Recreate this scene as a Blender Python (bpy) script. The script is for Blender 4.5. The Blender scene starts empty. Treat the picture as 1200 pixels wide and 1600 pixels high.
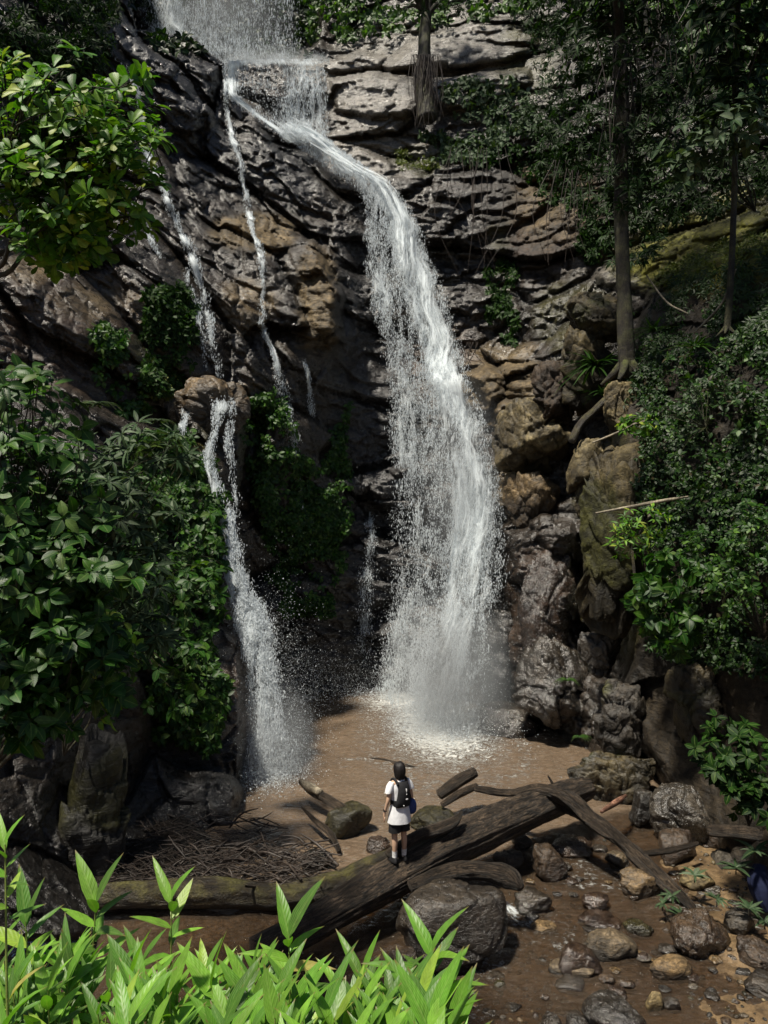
import bpy, bmesh, math, random
import numpy as np
from mathutils import Vector, Matrix

# ------------------------------------------------------------------ camera, sky, sun, exposure
SC = bpy.context.scene
COL = SC.collection
CAMZ, FPX = 6.5, 1180.0            # camera height above the pool, focal length in photo pixels
cam_d = bpy.data.cameras.new("camera")
cam = bpy.data.objects.new("camera", cam_d); COL.objects.link(cam)
cam.location = (0, 0, CAMZ); cam.rotation_euler = (math.pi / 2, 0, 0)
cam_d.sensor_fit = 'VERTICAL'; cam_d.sensor_height = 36.0; cam_d.lens = 36.0 * FPX / 1600.0
cam_d.clip_start = 0.05; cam_d.clip_end = 500
SC.camera = cam
SUN_EL, SUN_AZ = math.radians(66), math.radians(228)
world = bpy.data.worlds.new("World"); SC.world = world; world.use_nodes = True
wn = world.node_tree
sky = wn.nodes.new('ShaderNodeTexSky'); sky.sky_type = 'NISHITA'; sky.sun_disc = False
sky.sun_elevation = SUN_EL; sky.sun_rotation = SUN_AZ; sky.air_density = 1.0; sky.dust_density = 1.0; sky.ozone_density = 0.6
wn.links.new(sky.outputs[0], wn.nodes['Background'].inputs[0])
wn.nodes['Background'].inputs[1].default_value = 0.050
sun_d = bpy.data.lights.new("sun", 'SUN'); sun_d.energy = 5.0; sun_d.angle = math.radians(4); sun_d.color = (1.0, 0.93, 0.80)
sun = bpy.data.objects.new("sun", sun_d); COL.objects.link(sun)
sdir = Vector((math.sin(SUN_AZ) * math.cos(SUN_EL), math.cos(SUN_AZ) * math.cos(SUN_EL), math.sin(SUN_EL)))
sun.rotation_euler = sdir.to_track_quat('Z', 'Y').to_euler()
SC.view_settings.view_transform = 'Standard'; SC.view_settings.look = 'None'
SC.view_settings.gamma = 1.0; SC.view_settings.exposure = 0.5; SC.view_settings.use_curve_mapping = False
SC.render.engine = 'CYCLES'
SC.cycles.max_bounces = 6; SC.cycles.transparent_max_bounces = 24; SC.cycles.diffuse_bounces = 2
SC.cycles.glossy_bounces = 3; SC.cycles.use_denoising = True; SC.cycles.caustics_reflective = False; SC.cycles.caustics_refractive = False
SC.cycles.sample_clamp_indirect = 3.0

rng = np.random.default_rng(7)
random.seed(7)

# ------------------------------------------------------------------ small helpers
def at(px, py, Y):
    """point seen at photo pixel (px, py) at distance Y"""
    return np.array([(px - 600.0) / FPX * Y, Y, CAMZ - (py - 800.0) / FPX * Y])

def ground_Y(py, z=0.0):
    return (CAMZ - z) * FPX / (py - 800.0)

def thing(name, label, cat, loc=(0, 0, 0), group=None):
    o = bpy.data.objects.new(name, None); COL.objects.link(o); o.location = loc
    o.empty_display_size = 0.1
    return tag(o, label, cat, group)

def tag(o, label=None, cat=None, group=None, kind=None):
    if label: o['label'] = label
    if cat: o['category'] = cat
    if group: o['group'] = group
    if kind: o['kind'] = kind
    return o

def mesh_obj(name, V, F, mat, parent=None, attrs=None, smooth=True, loc=None):
    """V (n,3) world points; F list of arrays of faces (each array one face size)."""
    V = np.asarray(V, dtype=np.float32)
    if parent is not None: V = V - np.array(parent.location, dtype=np.float32)
    elif loc is not None: V = V - np.array(loc, dtype=np.float32)
    me = bpy.data.meshes.new(name)
    Fs = [np.asarray(f, dtype=np.int32) for f in F if len(f)]
    me.vertices.add(len(V)); me.vertices.foreach_set('co', V.ravel())
    nl = sum(f.size for f in Fs); npol = sum(len(f) for f in Fs)
    me.loops.add(nl); me.loops.foreach_set('vertex_index', np.concatenate([f.ravel() for f in Fs]))
    me.polygons.add(npol)
    tot = np.concatenate([np.full(len(f), f.shape[1], dtype=np.int32) for f in Fs])
    st = np.concatenate([[0], np.cumsum(tot)[:-1]]).astype(np.int32)
    me.polygons.foreach_set('loop_start', st); me.polygons.foreach_set('loop_total', tot)
    me.polygons.foreach_set('use_smooth', np.full(npol, smooth))
    me.update(calc_edges=True)
    for k, a in (attrs or {}).items():
        a = np.asarray(a, dtype=np.float32)
        if a.ndim == 1:
            me.attributes.new(k, 'FLOAT', 'POINT').data.foreach_set('value', a)
        elif a.shape[1] == 2:
            me.attributes.new(k, 'FLOAT2', 'POINT').data.foreach_set('vector', a.ravel())
        else:
            if a.shape[1] == 3: a = np.concatenate([a, np.ones((len(a), 1), np.float32)], 1)
            me.attributes.new(k, 'FLOAT_COLOR', 'POINT').data.foreach_set('color', a.ravel())
    me.materials.append(mat)
    o = bpy.data.objects.new(name, me); COL.objects.link(o)
    if parent is not None: o.parent = parent
    elif loc is not None: o.location = loc
    return o

def grid_faces(nr, nc, wrap=False):
    i = np.arange(nr - 1)[:, None]; j = np.arange(nc if wrap else nc - 1)[None, :]
    j2 = (j + 1) % nc
    return np.stack([i * nc + j, i * nc + j2, (i + 1) * nc + j2, (i + 1) * nc + j], -1).reshape(-1, 4)

# ---- noise
def h3(ix, iy, iz, seed):
    with np.errstate(over='ignore'):
        h = (ix.astype(np.int64) * 374761393 + iy.astype(np.int64) * 668265263 + iz.astype(np.int64) * 2147483647 + seed * 974634777) & 0xFFFFFFFF
        h = ((h ^ (h >> 13)) * 1274126177) & 0xFFFFFFFF
        h = ((h ^ (h >> 16)) * 2246822519) & 0xFFFFFFFF
        h = h ^ (h >> 15)
    return (h & 0xFFFFFF).astype(np.float64) / 0xFFFFFF

def vnoise(P, seed=0):
    P = np.asarray(P, dtype=np.float64)
    I = np.floor(P).astype(np.int64); f = P - I; f = f * f * f * (f * (f * 6 - 15) + 10)
    r = 0
    for dx in (0, 1):
        wx = f[..., 0] if dx else 1 - f[..., 0]
        for dy in (0, 1):
            wy = f[..., 1] if dy else 1 - f[..., 1]
            for dz in (0, 1):
                wz = f[..., 2] if dz else 1 - f[..., 2]
                r = r + wx * wy * wz * h3(I[..., 0] + dx, I[..., 1] + dy, I[..., 2] + dz, seed)
    return r * 2 - 1

def fbm(P, seed=0, octv=4, gain=0.5):
    r, a, s = 0, 1.0, 0
    for k in range(octv):
        r = r + a * vnoise(P * (2.03 ** k) + k * 17.3, seed + k); s += a; a *= gain
    return r / s

def facets(P, seed=0):
    """fractured-rock field: tilted flat facet per Voronoi cell, and the distance to the nearest crack"""
    I = np.floor(P).astype(np.int64)
    b = np.full(P.shape[:-1], 1e9); b2 = b.copy()
    cid = [np.zeros(b.shape, np.int64) for _ in range(3)]; cen = np.zeros(P.shape)
    for dx in (-1, 0, 1):
        for dy in (-1, 0, 1):
            for dz in (-1, 0, 1):
                c = [I[..., 0] + dx, I[..., 1] + dy, I[..., 2] + dz]
                J = np.stack([c[k] + h3(c[0], c[1], c[2], seed + 11 * (k + 1)) for k in range(3)], -1)
                d = ((J - P) ** 2).sum(-1)
                m = d < b
                b2 = np.where(m, b, np.minimum(b2, d)); b = np.where(m, d, b)
                for k in range(3): cid[k] = np.where(m, c[k], cid[k])
                cen = np.where(m[..., None], J, cen)
    t = np.stack([h3(*cid, seed + 101 + k) for k in range(3)], -1) - 0.5
    hgt = h3(*cid, seed + 207) - 0.5
    return hgt + 1.5 * (t * (P - cen)).sum(-1), np.sqrt(b2) - np.sqrt(b)

def ss(x, a, b):
    t = np.clip((x - a) / (b - a), 0, 1); return t * t * (3 - 2 * t)

def rot_xz(P, deg):
    a = math.radians(deg); c, s = math.cos(a), math.sin(a)
    return np.stack([P[..., 0] * c + P[..., 2] * s, P[..., 1], -P[..., 0] * s + P[..., 2] * c], -1)

# ------------------------------------------------------------------ materials
def new_mat(name):
    m = bpy.data.materials.new(name); m.use_nodes = True
    nt = m.node_tree; nt.nodes.clear()
    return m, nt

class NT:
    def __init__(s, nt): s.nt = nt
    def n(s, t, **kw):
        o = s.nt.nodes.new(t)
        for k, v in kw.items(): setattr(o, k, v)
        return o
    def l(s, a, b): s.nt.links.new(a, b)
    def attr(s, name): return s.n('ShaderNodeAttribute', attribute_name=name)
    def noise(s, vec, scale, detail=4, rough=0.55, dist=0.0):
        o = s.n('ShaderNodeTexNoise'); o.inputs['Scale'].default_value = scale; o.inputs['Detail'].default_value = detail
        o.inputs['Roughness'].default_value = rough; o.inputs['Distortion'].default_value = dist
        if vec is not None: s.l(vec, o.inputs['Vector'])
        return o
    def ramp(s, fac, stops):
        o = s.n('ShaderNodeValToRGB'); e = o.color_ramp.elements
        while len(e) < len(stops): e.new(0.5)
        for el, (p, c) in zip(e, stops):
            el.position = p; el.color = (c, c, c, 1) if isinstance(c, (int, float)) else (*c, 1)
        s.l(fac, o.inputs[0]); return o
    def math(s, op, a, b=None, clamp=False):
        o = s.n('ShaderNodeMath', operation=op); o.use_clamp = clamp
        for i, v in enumerate((a, b)):
            if v is None: continue
            if isinstance(v, (int, float)): o.inputs[i].default_value = v
            else: s.l(v, o.inputs[i])
        return o.outputs[0]
    def mix(s, fac, a, b, blend='MIX'):
        o = s.n('ShaderNodeMix', data_type='RGBA', blend_type=blend)
        for i, v in ((0, fac), (6, a), (7, b)):
            if isinstance(v, (int, float)): o.inputs[i].default_value = v
            elif isinstance(v, tuple): o.inputs[i].default_value = (*v, 1)
            else: s.l(v, o.inputs[i])
        return o.outputs[2]
    def mapping(s, vec, scale):
        o = s.n('ShaderNodeMapping'); o.inputs['Scale'].default_value = scale; s.l(vec, o.inputs[0]); return o.outputs[0]
    def bump(s, h, strength, dist, normal=None):
        o = s.n('ShaderNodeBump'); o.inputs['Strength'].default_value = strength; o.inputs['Distance'].default_value = dist
        s.l(h, o.inputs['Height'])
        if normal is not None: s.l(normal, o.inputs['Normal'])
        return o.outputs[0]
    def out(s, sh):
        o = s.n('ShaderNodeOutputMaterial'); s.l(sh, o.inputs[0])

def rock_material(name, fine=1.0, bumpd=0.05, band=5.5, tint=(0.43, 0.385, 0.33)):
    m, nt = new_mat(name); t = NT(nt)
    geo = t.n('ShaderNodeNewGeometry'); pos = geo.outputs['Position']
    col = t.attr('col'); gl = t.attr('gloss')
    n1 = t.noise(pos, 1.3 * fine, 6, 0.65, 0.6)
    n2 = t.noise(pos, 9.0 * fine, 6, 0.7, 0.3)
    n3 = t.noise(t.mapping(pos, (1.6, 1.6, band)), 2.2 * fine, 6, 0.7, 0.8)
    n4 = t.noise(pos, 38.0 * fine, 3, 0.6)
    c = t.mix(1.0, t.mix(1.0, col.outputs['Color'], tint, 'MULTIPLY'), t.ramp(n1.outputs[0], [(0.3, 0.45), (0.7, 1.6)]).outputs[0], 'MULTIPLY')
    c = t.mix(1.0, c, t.ramp(n2.outputs[0], [(0.32, 0.38), (0.68, 1.8)]).outputs[0], 'MULTIPLY')
    c = t.mix(0.8, c, t.ramp(n3.outputs[0], [(0.35, 0.4), (0.6, 1.4)]).outputs[0], 'MULTIPLY')
    wv = t.n('ShaderNodeVectorMath', operation='ADD'); t.l(pos, wv.inputs[0])
    wn_ = t.noise(pos, 2.5 * fine, 3, 0.6); sc_ = t.n('ShaderNodeVectorMath', operation='SCALE'); t.l(wn_.outputs['Color'], sc_.inputs[0]); sc_.inputs['Scale'].default_value = 0.35 / fine; t.l(sc_.outputs[0], wv.inputs[1])
    hv = None
    for vs, va in ((2.6, 0.9), (7.0, 0.42)):
        vo = t.n('ShaderNodeTexVoronoi'); vo.inputs['Scale'].default_value = vs * fine; t.l(t.mapping(wv.outputs[0], (0.8, 1.0, band * 0.4)), vo.inputs['Vector'])
        sx = t.n('ShaderNodeSeparateColor'); t.l(vo.outputs['Color'], sx.inputs[0])
        # each cell a flat chip, tilted its own way
        q_ = t.math('MULTIPLY', t.math('ADD', sx.outputs[0], t.math('MULTIPLY', vo.outputs['Distance'], 0.7)), va)
        hv = q_ if hv is None else t.math('ADD', hv, q_)
    n3_ = t.math('ADD', n3.outputs[0], t.math('MULTIPLY', hv, 0.5))
    h = t.math('ADD', t.math('MULTIPLY', n2.outputs[0], 0.55), t.math('ADD', n3_, t.math('MULTIPLY', n4.outputs[0], 0.08)))
    b = t.n('ShaderNodeBsdfPrincipled')
    t.l(c, b.inputs['Base Color'])
    r = t.math('ADD', t.math('MULTIPLY', n2.outputs[0], 0.45), t.math('SUBTRACT', 0.46, t.math('MULTIPLY', gl.outputs['Fac'], 0.5)), True)
    t.l(t.math('MAXIMUM', r, 0.16), b.inputs['Roughness'])
    t.l(t.math('ADD', 0.2, t.math('MULTIPLY', gl.outputs['Fac'], 0.9)), b.inputs['Specular IOR Level'])
    t.l(t.bump(h, 1.0, bumpd), b.inputs['Normal'])
    t.out(b.outputs[0]); return m

def leaf_material(name, rough=0.42, trans=0.3, spec=0.5, vb=0.14, tips=False):
    m, nt = new_mat(name); t = NT(nt)
    col = t.attr('col'); uv = t.attr('leafuv')
    sep = t.n('ShaderNodeSeparateXYZ'); t.l(uv.outputs['Vector'], sep.inputs[0])
    au = t.math('ABSOLUTE', sep.outputs[0])
    mid = t.math('SUBTRACT', 1.0, t.math('MULTIPLY', au, 9.0), True)
    vein = t.math('SINE', t.math('MULTIPLY', t.math('SUBTRACT', sep.outputs[1], t.math('MULTIPLY', au, 0.18)), 62.0))
    geo = t.n('ShaderNodeNewGeometry')
    n = t.noise(geo.outputs['Position'], 30.0, 3, 0.6)
    c = t.mix(1.0, col.outputs['Color'], t.ramp(n.outputs[0], [(0.3, 0.7), (0.7, 1.25)]).outputs[0], 'MULTIPLY')
    c = t.mix(t.math('MULTIPLY', mid, 0.35), c, (0.30, 0.40, 0.12))
    if tips:
        ln = t.math('SINE', t.math('MULTIPLY', sep.outputs[0], 26.0))
        c = t.mix(t.math('ADD', 0.10, t.math('MULTIPLY', ln, 0.10)), c, (0.42, 0.5, 0.16))
        c = t.mix(t.math('MULTIPLY', t.math('ADD', vein, 1.0), 0.05), c, (0.03, 0.09, 0.01))
        tp_ = t.math('MULTIPLY', t.math('SUBTRACT', t.math('ADD', sep.outputs[1], t.math('MULTIPLY', n.outputs[0], 0.12)), 0.95), 14.0, True)
        c = t.mix(t.math('MULTIPLY', tp_, 0.8), c, (0.16, 0.10, 0.04))
    b = t.n('ShaderNodeBsdfPrincipled'); t.l(c, b.inputs['Base Color'])
    b.inputs['Roughness'].default_value = rough; b.inputs['Specular IOR Level'].default_value = spec
    nm = t.bump(t.math('ADD', vein, t.math('MULTIPLY', mid, 2.0)), vb, 0.003); t.l(nm, b.inputs['Normal'])
    tr = t.n('ShaderNodeBsdfTranslucent')
    t.l(t.mix(1.0, c, (1.2, 1.5, 0.4), 'MULTIPLY'), tr.inputs[0])
    mx = t.n('ShaderNodeMixShader'); mx.inputs[0].default_value = trans
    t.l(b.outputs[0], mx.inputs[1]); t.l(tr.outputs[0], mx.inputs[2])
    t.out(mx.outputs[0]); return m

def bark_material(name, c1, c2, rough=0.6, scale=(9, 9, 1.5), bd=0.03, spec=0.4, moss=None):
    m, nt = new_mat(name); t = NT(nt)
    tc = t.n('ShaderNodeAttribute', attribute_name='tub')
    geo = t.n('ShaderNodeNewGeometry')
    v = t.mapping(tc.outputs['Vector'], scale)
    n1 = t.noise(v, 1.0, 8, 0.75, 1.6); n2 = t.noise(geo.outputs['Position'], 3.0, 5, 0.6); n3 = t.noise(geo.outputs['Position'], 30.0, 4, 0.6)
    c = t.mix(t.ramp(n1.outputs[0], [(0.42, 0.0), (0.62, 1.0)]).outputs[0], c1, c2)
    if moss:
        sep = t.n('ShaderNodeSeparateXYZ'); t.l(geo.outputs['Normal'], sep.inputs[0])
        f = t.math('MULTIPLY', t.math('ADD', sep.outputs[2], 0.35, True), t.ramp(n2.outputs[0], [(0.4, 0.0), (0.6, 1.0)]).outputs[0], True)
        c = t.mix(f, c, moss)
    c = t.mix(1.0, c, t.ramp(n3.outputs[0], [(0.3, 0.45), (0.7, 1.7)]).outputs[0], 'MULTIPLY')
    c = t.mix(1.0, c, t.ramp(n2.outputs[0], [(0.35, 0.5), (0.65, 1.7)]).outputs[0], 'MULTIPLY')
    b = t.n('ShaderNodeBsdfPrincipled'); t.l(c, b.inputs['Base Color'])
    t.l(t.math('ADD', rough - 0.2, t.math('MULTIPLY', n3.outputs[0], 0.4), True), b.inputs['Roughness'])
    b.inputs['Specular IOR Level'].default_value = spec
    t.l(t.bump(t.math('ADD', n1.outputs[0], t.math('ADD', t.math('MULTIPLY', n3.outputs[0], 0.3), t.math('MULTIPLY', n2.outputs[0], 1.2))), 1.0, bd), b.inputs['Normal'])
    t.out(b.outputs[0]); return m

def plain_material(name, c, rough=0.6, spec=0.4, nscale=40, var=0.35, bd=0.004):
    m, nt = new_mat(name); t = NT(nt)
    tc = t.n('ShaderNodeTexCoord')
    n = t.noise(tc.outputs['Object'], nscale, 4, 0.6)
    cc = t.mix(1.0, c, t.ramp(n.outputs[0], [(0.25, 1 - var), (0.75, 1 + var)]).outputs[0], 'MULTIPLY')
    b = t.n('ShaderNodeBsdfPrincipled'); t.l(cc, b.inputs['Base Color'])
    b.inputs['Roughness'].default_value = rough; b.inputs['Specular IOR Level'].default_value = spec
    t.l(t.bump(n.outputs[0], 0.5, bd), b.inputs['Normal'])
    t.out(b.outputs[0]); return m

def fall_material(name):
    """falling white water: 'dens' gives how thick the water is, 'flow' (metres across, metres along) streaks it"""
    m, nt = new_mat(name); t = NT(nt)
    dens = t.attr('dens'); fl = t.attr('flow')
    v1 = t.mapping(fl.outputs['Vector'], (9.0, 0.75, 1)); v2 = t.mapping(fl.outputs['Vector'], (22.0, 3.2, 1)); v3 = t.mapping(fl.outputs['Vector'], (2.4, 0.5, 1))
    n1 = t.noise(v1, 1.0, 5, 0.6, 0.5); n2 = t.noise(v2, 1.0, 4, 0.7, 0.8); n3 = t.noise(v3, 1.0, 3, 0.5, 0.6)
    s = t.math('ADD', t.math('MULTIPLY', n1.outputs[0], 0.42), t.math('ADD', t.math('MULTIPLY', n2.outputs[0], 0.38), t.math('MULTIPLY', n3.outputs[0], 0.3)))
    # alpha = smooth((s - 0.55) * k + (dens - 0.5) * q)
    a = t.math('ADD', t.math('MULTIPLY', t.math('SUBTRACT', s, 0.555), 6.5), t.math('MULTIPLY', t.math('SUBTRACT', dens.outputs['Fac'], 0.5), 2.2))
    a = t.math('MULTIPLY', t.math('ADD', a, 0.2, True), t.math('MULTIPLY', dens.outputs['Fac'], 3.0, True), True)
    a = t.math('MULTIPLY', a, 0.93)
    d = t.n('ShaderNodeBsdfDiffuse'); d.inputs[0].default_value = (0.84, 0.90, 0.93, 1)
    tr = t.n('ShaderNodeBsdfTranslucent'); tr.inputs[0].default_value = (0.8, 0.88, 0.92, 1)
    mx = t.n('ShaderNodeMixShader'); mx.inputs[0].default_value = 0.3; t.l(d.outputs[0], mx.inputs[1]); t.l(tr.outputs[0], mx.inputs[2])
    bn = t.bump(s, 0.7, 0.12); t.l(bn, d.inputs['Normal'])
    tp = t.n('ShaderNodeBsdfTransparent')
    m2 = t.n('ShaderNodeMixShader'); t.l(a, m2.inputs[0]); t.l(tp.outputs[0], m2.inputs[1]); t.l(mx.outputs[0], m2.inputs[2])
    t.out(m2.outputs[0]); return m

def drop_material(name):
    m, nt = new_mat(name); t = NT(nt)
    d = t.n('ShaderNodeBsdfDiffuse'); d.inputs[0].default_value = (0.86, 0.91, 0.94, 1)
    tr = t.n('ShaderNodeBsdfTranslucent'); tr.inputs[0].default_value = (0.86, 0.91, 0.94, 1)
    mx = t.n('ShaderNodeMixShader'); mx.inputs[0].default_value = 0.35; t.l(d.outputs[0], mx.inputs[1]); t.l(tr.outputs[0], mx.inputs[2])
    t.out(mx.outputs[0]); return m

def water_material(name):
    m, nt = new_mat(name); t = NT(nt)
    geo = t.n('ShaderNodeNewGeometry'); pos = geo.outputs['Position']
    foam_glint = t.attr('foam_glint'); turb = t.attr('turbid'); rip = t.attr('ripple')
    n1 = t.noise(t.mapping(pos, (1.0, 2.2, 1)), 2.2, 5, 0.6, 0.8); n2 = t.noise(t.mapping(pos, (1.0, 1.8, 1)), 8.0, 5, 0.65, 0.9)
    nf = t.noise(t.mapping(pos, (1.0, 1.5, 1)), 7.0, 6, 0.72, 1.2)
    fm = t.math('ADD', t.math('MULTIPLY', t.math('SUBTRACT', nf.outputs[0], 0.60), 7.0), t.math('MULTIPLY', foam_glint.outputs['Fac'], 2.2), True)
    fm = t.math('MULTIPLY', fm, t.math('MULTIPLY', foam_glint.outputs['Fac'], 4.0, True))
    mud = t.mix(n1.outputs[0], (0.092, 0.063, 0.040), (0.172, 0.121, 0.079))
    n5 = t.noise(t.mapping(pos, (1.2, 3.4, 1)), 6.0, 5, 0.6, 0.7)
    mud = t.mix(t.math('MULTIPLY', t.ramp(n5.outputs[0], [(0.45, 0.0), (0.72, 1.0)]).outputs[0], 0.55), mud, (0.27, 0.215, 0.165))  # light glancing off the pool waves, painted in as pale streaks
    h = t.math('ADD', t.math('MULTIPLY', n1.outputs[0], 0.6), t.math('MULTIPLY', n2.outputs[0], 0.5))
    h = t.math('ADD', t.math('MULTIPLY', h, rip.outputs['Fac']), t.math('MULTIPLY', fm, 0.4))
    nm = t.bump(h, 0.8, 0.16)
    dif = t.n('ShaderNodeBsdfDiffuse'); t.l(mud, dif.inputs[0]); t.l(nm, dif.inputs['Normal'])
    tp = t.n('ShaderNodeBsdfTransparent'); tp.inputs[0].default_value = (0.70, 0.58, 0.43, 1)
    body = t.n('ShaderNodeMixShader'); t.l(turb.outputs['Fac'], body.inputs[0]); t.l(tp.outputs[0], body.inputs[1]); t.l(dif.outputs[0], body.inputs[2])
    gls = t.n('ShaderNodeBsdfGlossy'); gls.inputs['Roughness'].default_value = 0.08; gls.inputs[0].default_value = (0.9, 0.95, 1, 1); t.l(nm, gls.inputs['Normal'])
    fr = t.n('ShaderNodeFresnel'); fr.inputs[0].default_value = 1.33; t.l(nm, fr.inputs['Normal'])
    wet = t.n('ShaderNodeMixShader'); t.l(fr.outputs[0], wet.inputs[0]); t.l(body.outputs[0], wet.inputs[1]); t.l(gls.outputs[0], wet.inputs[2])
    fd = t.n('ShaderNodeBsdfDiffuse'); fd.inputs[0].default_value = (0.60, 0.60, 0.57, 1); t.l(nm, fd.inputs['Normal'])
    mx = t.n('ShaderNodeMixShader'); t.l(fm, mx.inputs[0]); t.l(wet.outputs[0], mx.inputs[1]); t.l(fd.outputs[0], mx.inputs[2])
    t.out(mx.outputs[0]); return m

def sand_material(name):
    m, nt = new_mat(name); t = NT(nt)
    geo = t.n('ShaderNodeNewGeometry'); pos = geo.outputs['Position']
    n1 = t.noise(pos, 0.9, 5, 0.6, 0.5); n2 = t.noise(pos, 60.0, 3, 0.6); n3 = t.noise(pos, 6.0, 5, 0.65)
    c = t.mix(t.ramp(n1.outputs[0], [(0.35, 0.0), (0.65, 1.0)]).outputs[0], (0.085, 0.055, 0.028), (0.19, 0.128, 0.066))
    c = t.mix(1.0, c, t.ramp(n2.outputs[0], [(0.3, 0.55), (0.7, 1.5)]).outputs[0], 'MULTIPLY')
    c = t.mix(0.8, c, t.ramp(n3.outputs[0], [(0.35, 0.45), (0.6, 1.25)]).outputs[0], 'MULTIPLY')
    b = t.n('ShaderNodeBsdfPrincipled'); t.l(c, b.inputs['Base Color']); b.inputs['Roughness'].default_value = 0.45
    t.l(t.bump(t.math('ADD', n3.outputs[0], t.math('MULTIPLY', n2.outputs[0], 0.15)), 0.9, 0.05), b.inputs['Normal'])
    t.out(b.outputs[0]); return m

M_ROCK = rock_material('wet_rock'); M_STONE = rock_material('stream_stone', 2.2, 0.025, 5.5, (0.41, 0.36, 0.30)); M_BLOCK = rock_material('block_rock', 1.0, 0.06, 1.8, (0.42, 0.385, 0.34))
M_LEAF = leaf_material('leaf', 0.45, 0.3, 0.3); M_LEAFD = leaf_material('glossy_leaf', 0.5, 0.18, 0.12); M_BAMBOO = leaf_material('bamboo_leaf', 0.42, 0.3, 0.4, 0.12, True)
M_BARK = bark_material('dark_bark', (0.014, 0.011, 0.008), (0.050, 0.040, 0.027), 0.6, (34, 34, 5), 0.04, 0.4, moss=(0.055, 0.062, 0.016))
M_LOG = bark_material('wet_log', (0.004, 0.003, 0.0025), (0.080, 0.058, 0.039), 0.50, (34, 34, 3.2), 0.07, 0.4)
M_MOSSLOG = bark_material('mossy_log', (0.014, 0.010, 0.006), (0.045, 0.032, 0.015), 0.45, (9, 9, 3), 0.06, 0.5, moss=(0.042, 0.038, 0.010))
M_TWIG = bark_material('twig', (0.018, 0.013, 0.010), (0.055, 0.042, 0.034), 0.5, (6, 6, 2), 0.004)
M_PALEWOOD = bark_material('pale_wood', (0.12, 0.10, 0.07), (0.30, 0.26, 0.19), 0.7, (6, 6, 2), 0.006)
M_STEM = plain_material('green_stem', (0.17, 0.22, 0.05), 0.5)
M_FALL = fall_material('falling_water'); M_DROP = drop_material('water_drop'); M_WATER = water_material('muddy_water'); M_SAND = sand_material('wet_sand')

# ------------------------------------------------------------------ terrain: gorge wall
STEP = 2.3
gx = np.arange(-260, 1461, STEP); gy = np.arange(-170, 1471, STEP)
NX, NY = len(gx), len(gy)
PX, PY = np.meshgrid(gx, gy)

def rbf(pts, X, Y, coarse=6):
    p = np.array(pts, float)
    d = np.sqrt((p[:, None, 0] - p[None, :, 0]) ** 2 + (p[:, None, 1] - p[None, :, 1]) ** 2) + 1e-9
    w = np.linalg.solve(d - 12 * np.eye(len(p)), p[:, 2] - p[:, 2].mean())
    r = np.full(X.shape, p[:, 2].mean())
    for k in range(len(p)):
        r += w[k] * np.sqrt((X - p[k, 0]) ** 2 + (Y - p[k, 1]) ** 2 + 60)
    return r

def sdist(poly, X, Y):
    p = np.array(poly, float); q = np.roll(p, -1, 0)
    d = np.full(X.shape, 1e9); ins = np.zeros(X.shape, bool)
    for (ax, ay), (bx, by) in zip(p, q):
        ex, ey = bx - ax, by - ay
        tt = np.clip(((X - ax) * ex + (Y - ay) * ey) / (ex * ex + ey * ey + 1e-9), 0, 1)
        d = np.minimum(d, (X - ax - tt * ex) ** 2 + (Y - ay - tt * ey) ** 2)
        c = ((ay > Y) != (by > Y)) & (X < ex * (Y - ay) / (ey + 1e-12) + ax)
        ins ^= c
    return np.where(ins, 1, -1) * np.sqrt(d)

A_PTS = [(440,1090,26.6),(560,1085,27.2),(700,1090,26.8),(440,1300,26.6),(740,1300,26.5),(1000,1400,24),(600,900,27.6),(500,850,26.8),(450,700,25.6),
 (560,700,27.6),(640,700,28.0),(700,620,28.2),(400,620,24.6),(380,590,24.5),(450,560,25),(520,540,26.3),(555,560,28.4),(400,400,27),(350,350,27.5),(500,400,28),
 (560,450,29.3),(570,350,30),(400,280,29),(330,230,29.5),(470,235,31.2),(540,285,31),(420,190,31.6),(350,170,30.8),(440,120,33.4),(360,110,33.2),(500,112,34),
 (500,180,33.4),(500,220,32.6),(600,290,31),(640,250,32),(560,215,32.6),(700,300,31),(800,300,30.5),(650,450,29.7),(720,400,30),(800,400,29.5),(860,420,28.5),(930,400,27),
 (720,520,28.6),(800,520,28.2),(760,560,28.0),(760,590,26.6),(820,590,26.2),(730,625,26.8),(775,700,25.7),(830,690,25),(790,800,25.4),(850,800,24.3),(885,640,24.6),
 (800,900,25),(800,1000,24.8),(860,900,23.8),(850,1000,23.2),(860,1080,22.6),(900,1130,21.6),(800,1110,24),(750,1050,26),(765,900,26.2),(950,1100,20.6),
 (960,1200,19),(1050,1300,18),(0,0,23),(0,130,21.5),(100,60,25),(160,40,27),(250,80,29),(310,120,29.3),(340,190,29.6),(200,140,28.2),(200,260,25.5),(0,330,19),(0,500,17.8),
 (100,400,20),(100,550,18.8),(200,350,23),(200,480,21.3),(250,450,22),(300,400,25),(310,560,23),(220,600,20.8),(330,610,23.2),(150,650,18.6),(0,650,16.5),(-250,300,15),(-250,0,18),(-250,700,13.5),
 (350,700,23.5),(300,900,22),(200,1100,20),(380,900,25),(400,1050,25.5),(950,500,24.4),(900,560,24.8),(1000,350,25.5),(1200,300,22.5),(1100,200,26.5),(900,200,30.5),(850,110,33),(780,210,31.8),
 (700,205,32.4),(640,195,33),(700,30,36),(900,0,35),(1050,50,30),(1200,0,27),(1450,0,23),(1450,300,19),(1450,600,16),(1100,600,20),(1200,800,18),(600,40,37),(520,60,38),(400,-150,41),(700,-150,40),(1000,-150,36),(0,-150,26)]
D = rbf(A_PTS, PX, PY)
WN = np.stack([PX / 60, PY / 60, np.zeros_like(PX)], -1)
jx, jy = fbm(WN, 31, 4) , fbm(WN + 50, 37, 4)
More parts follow.
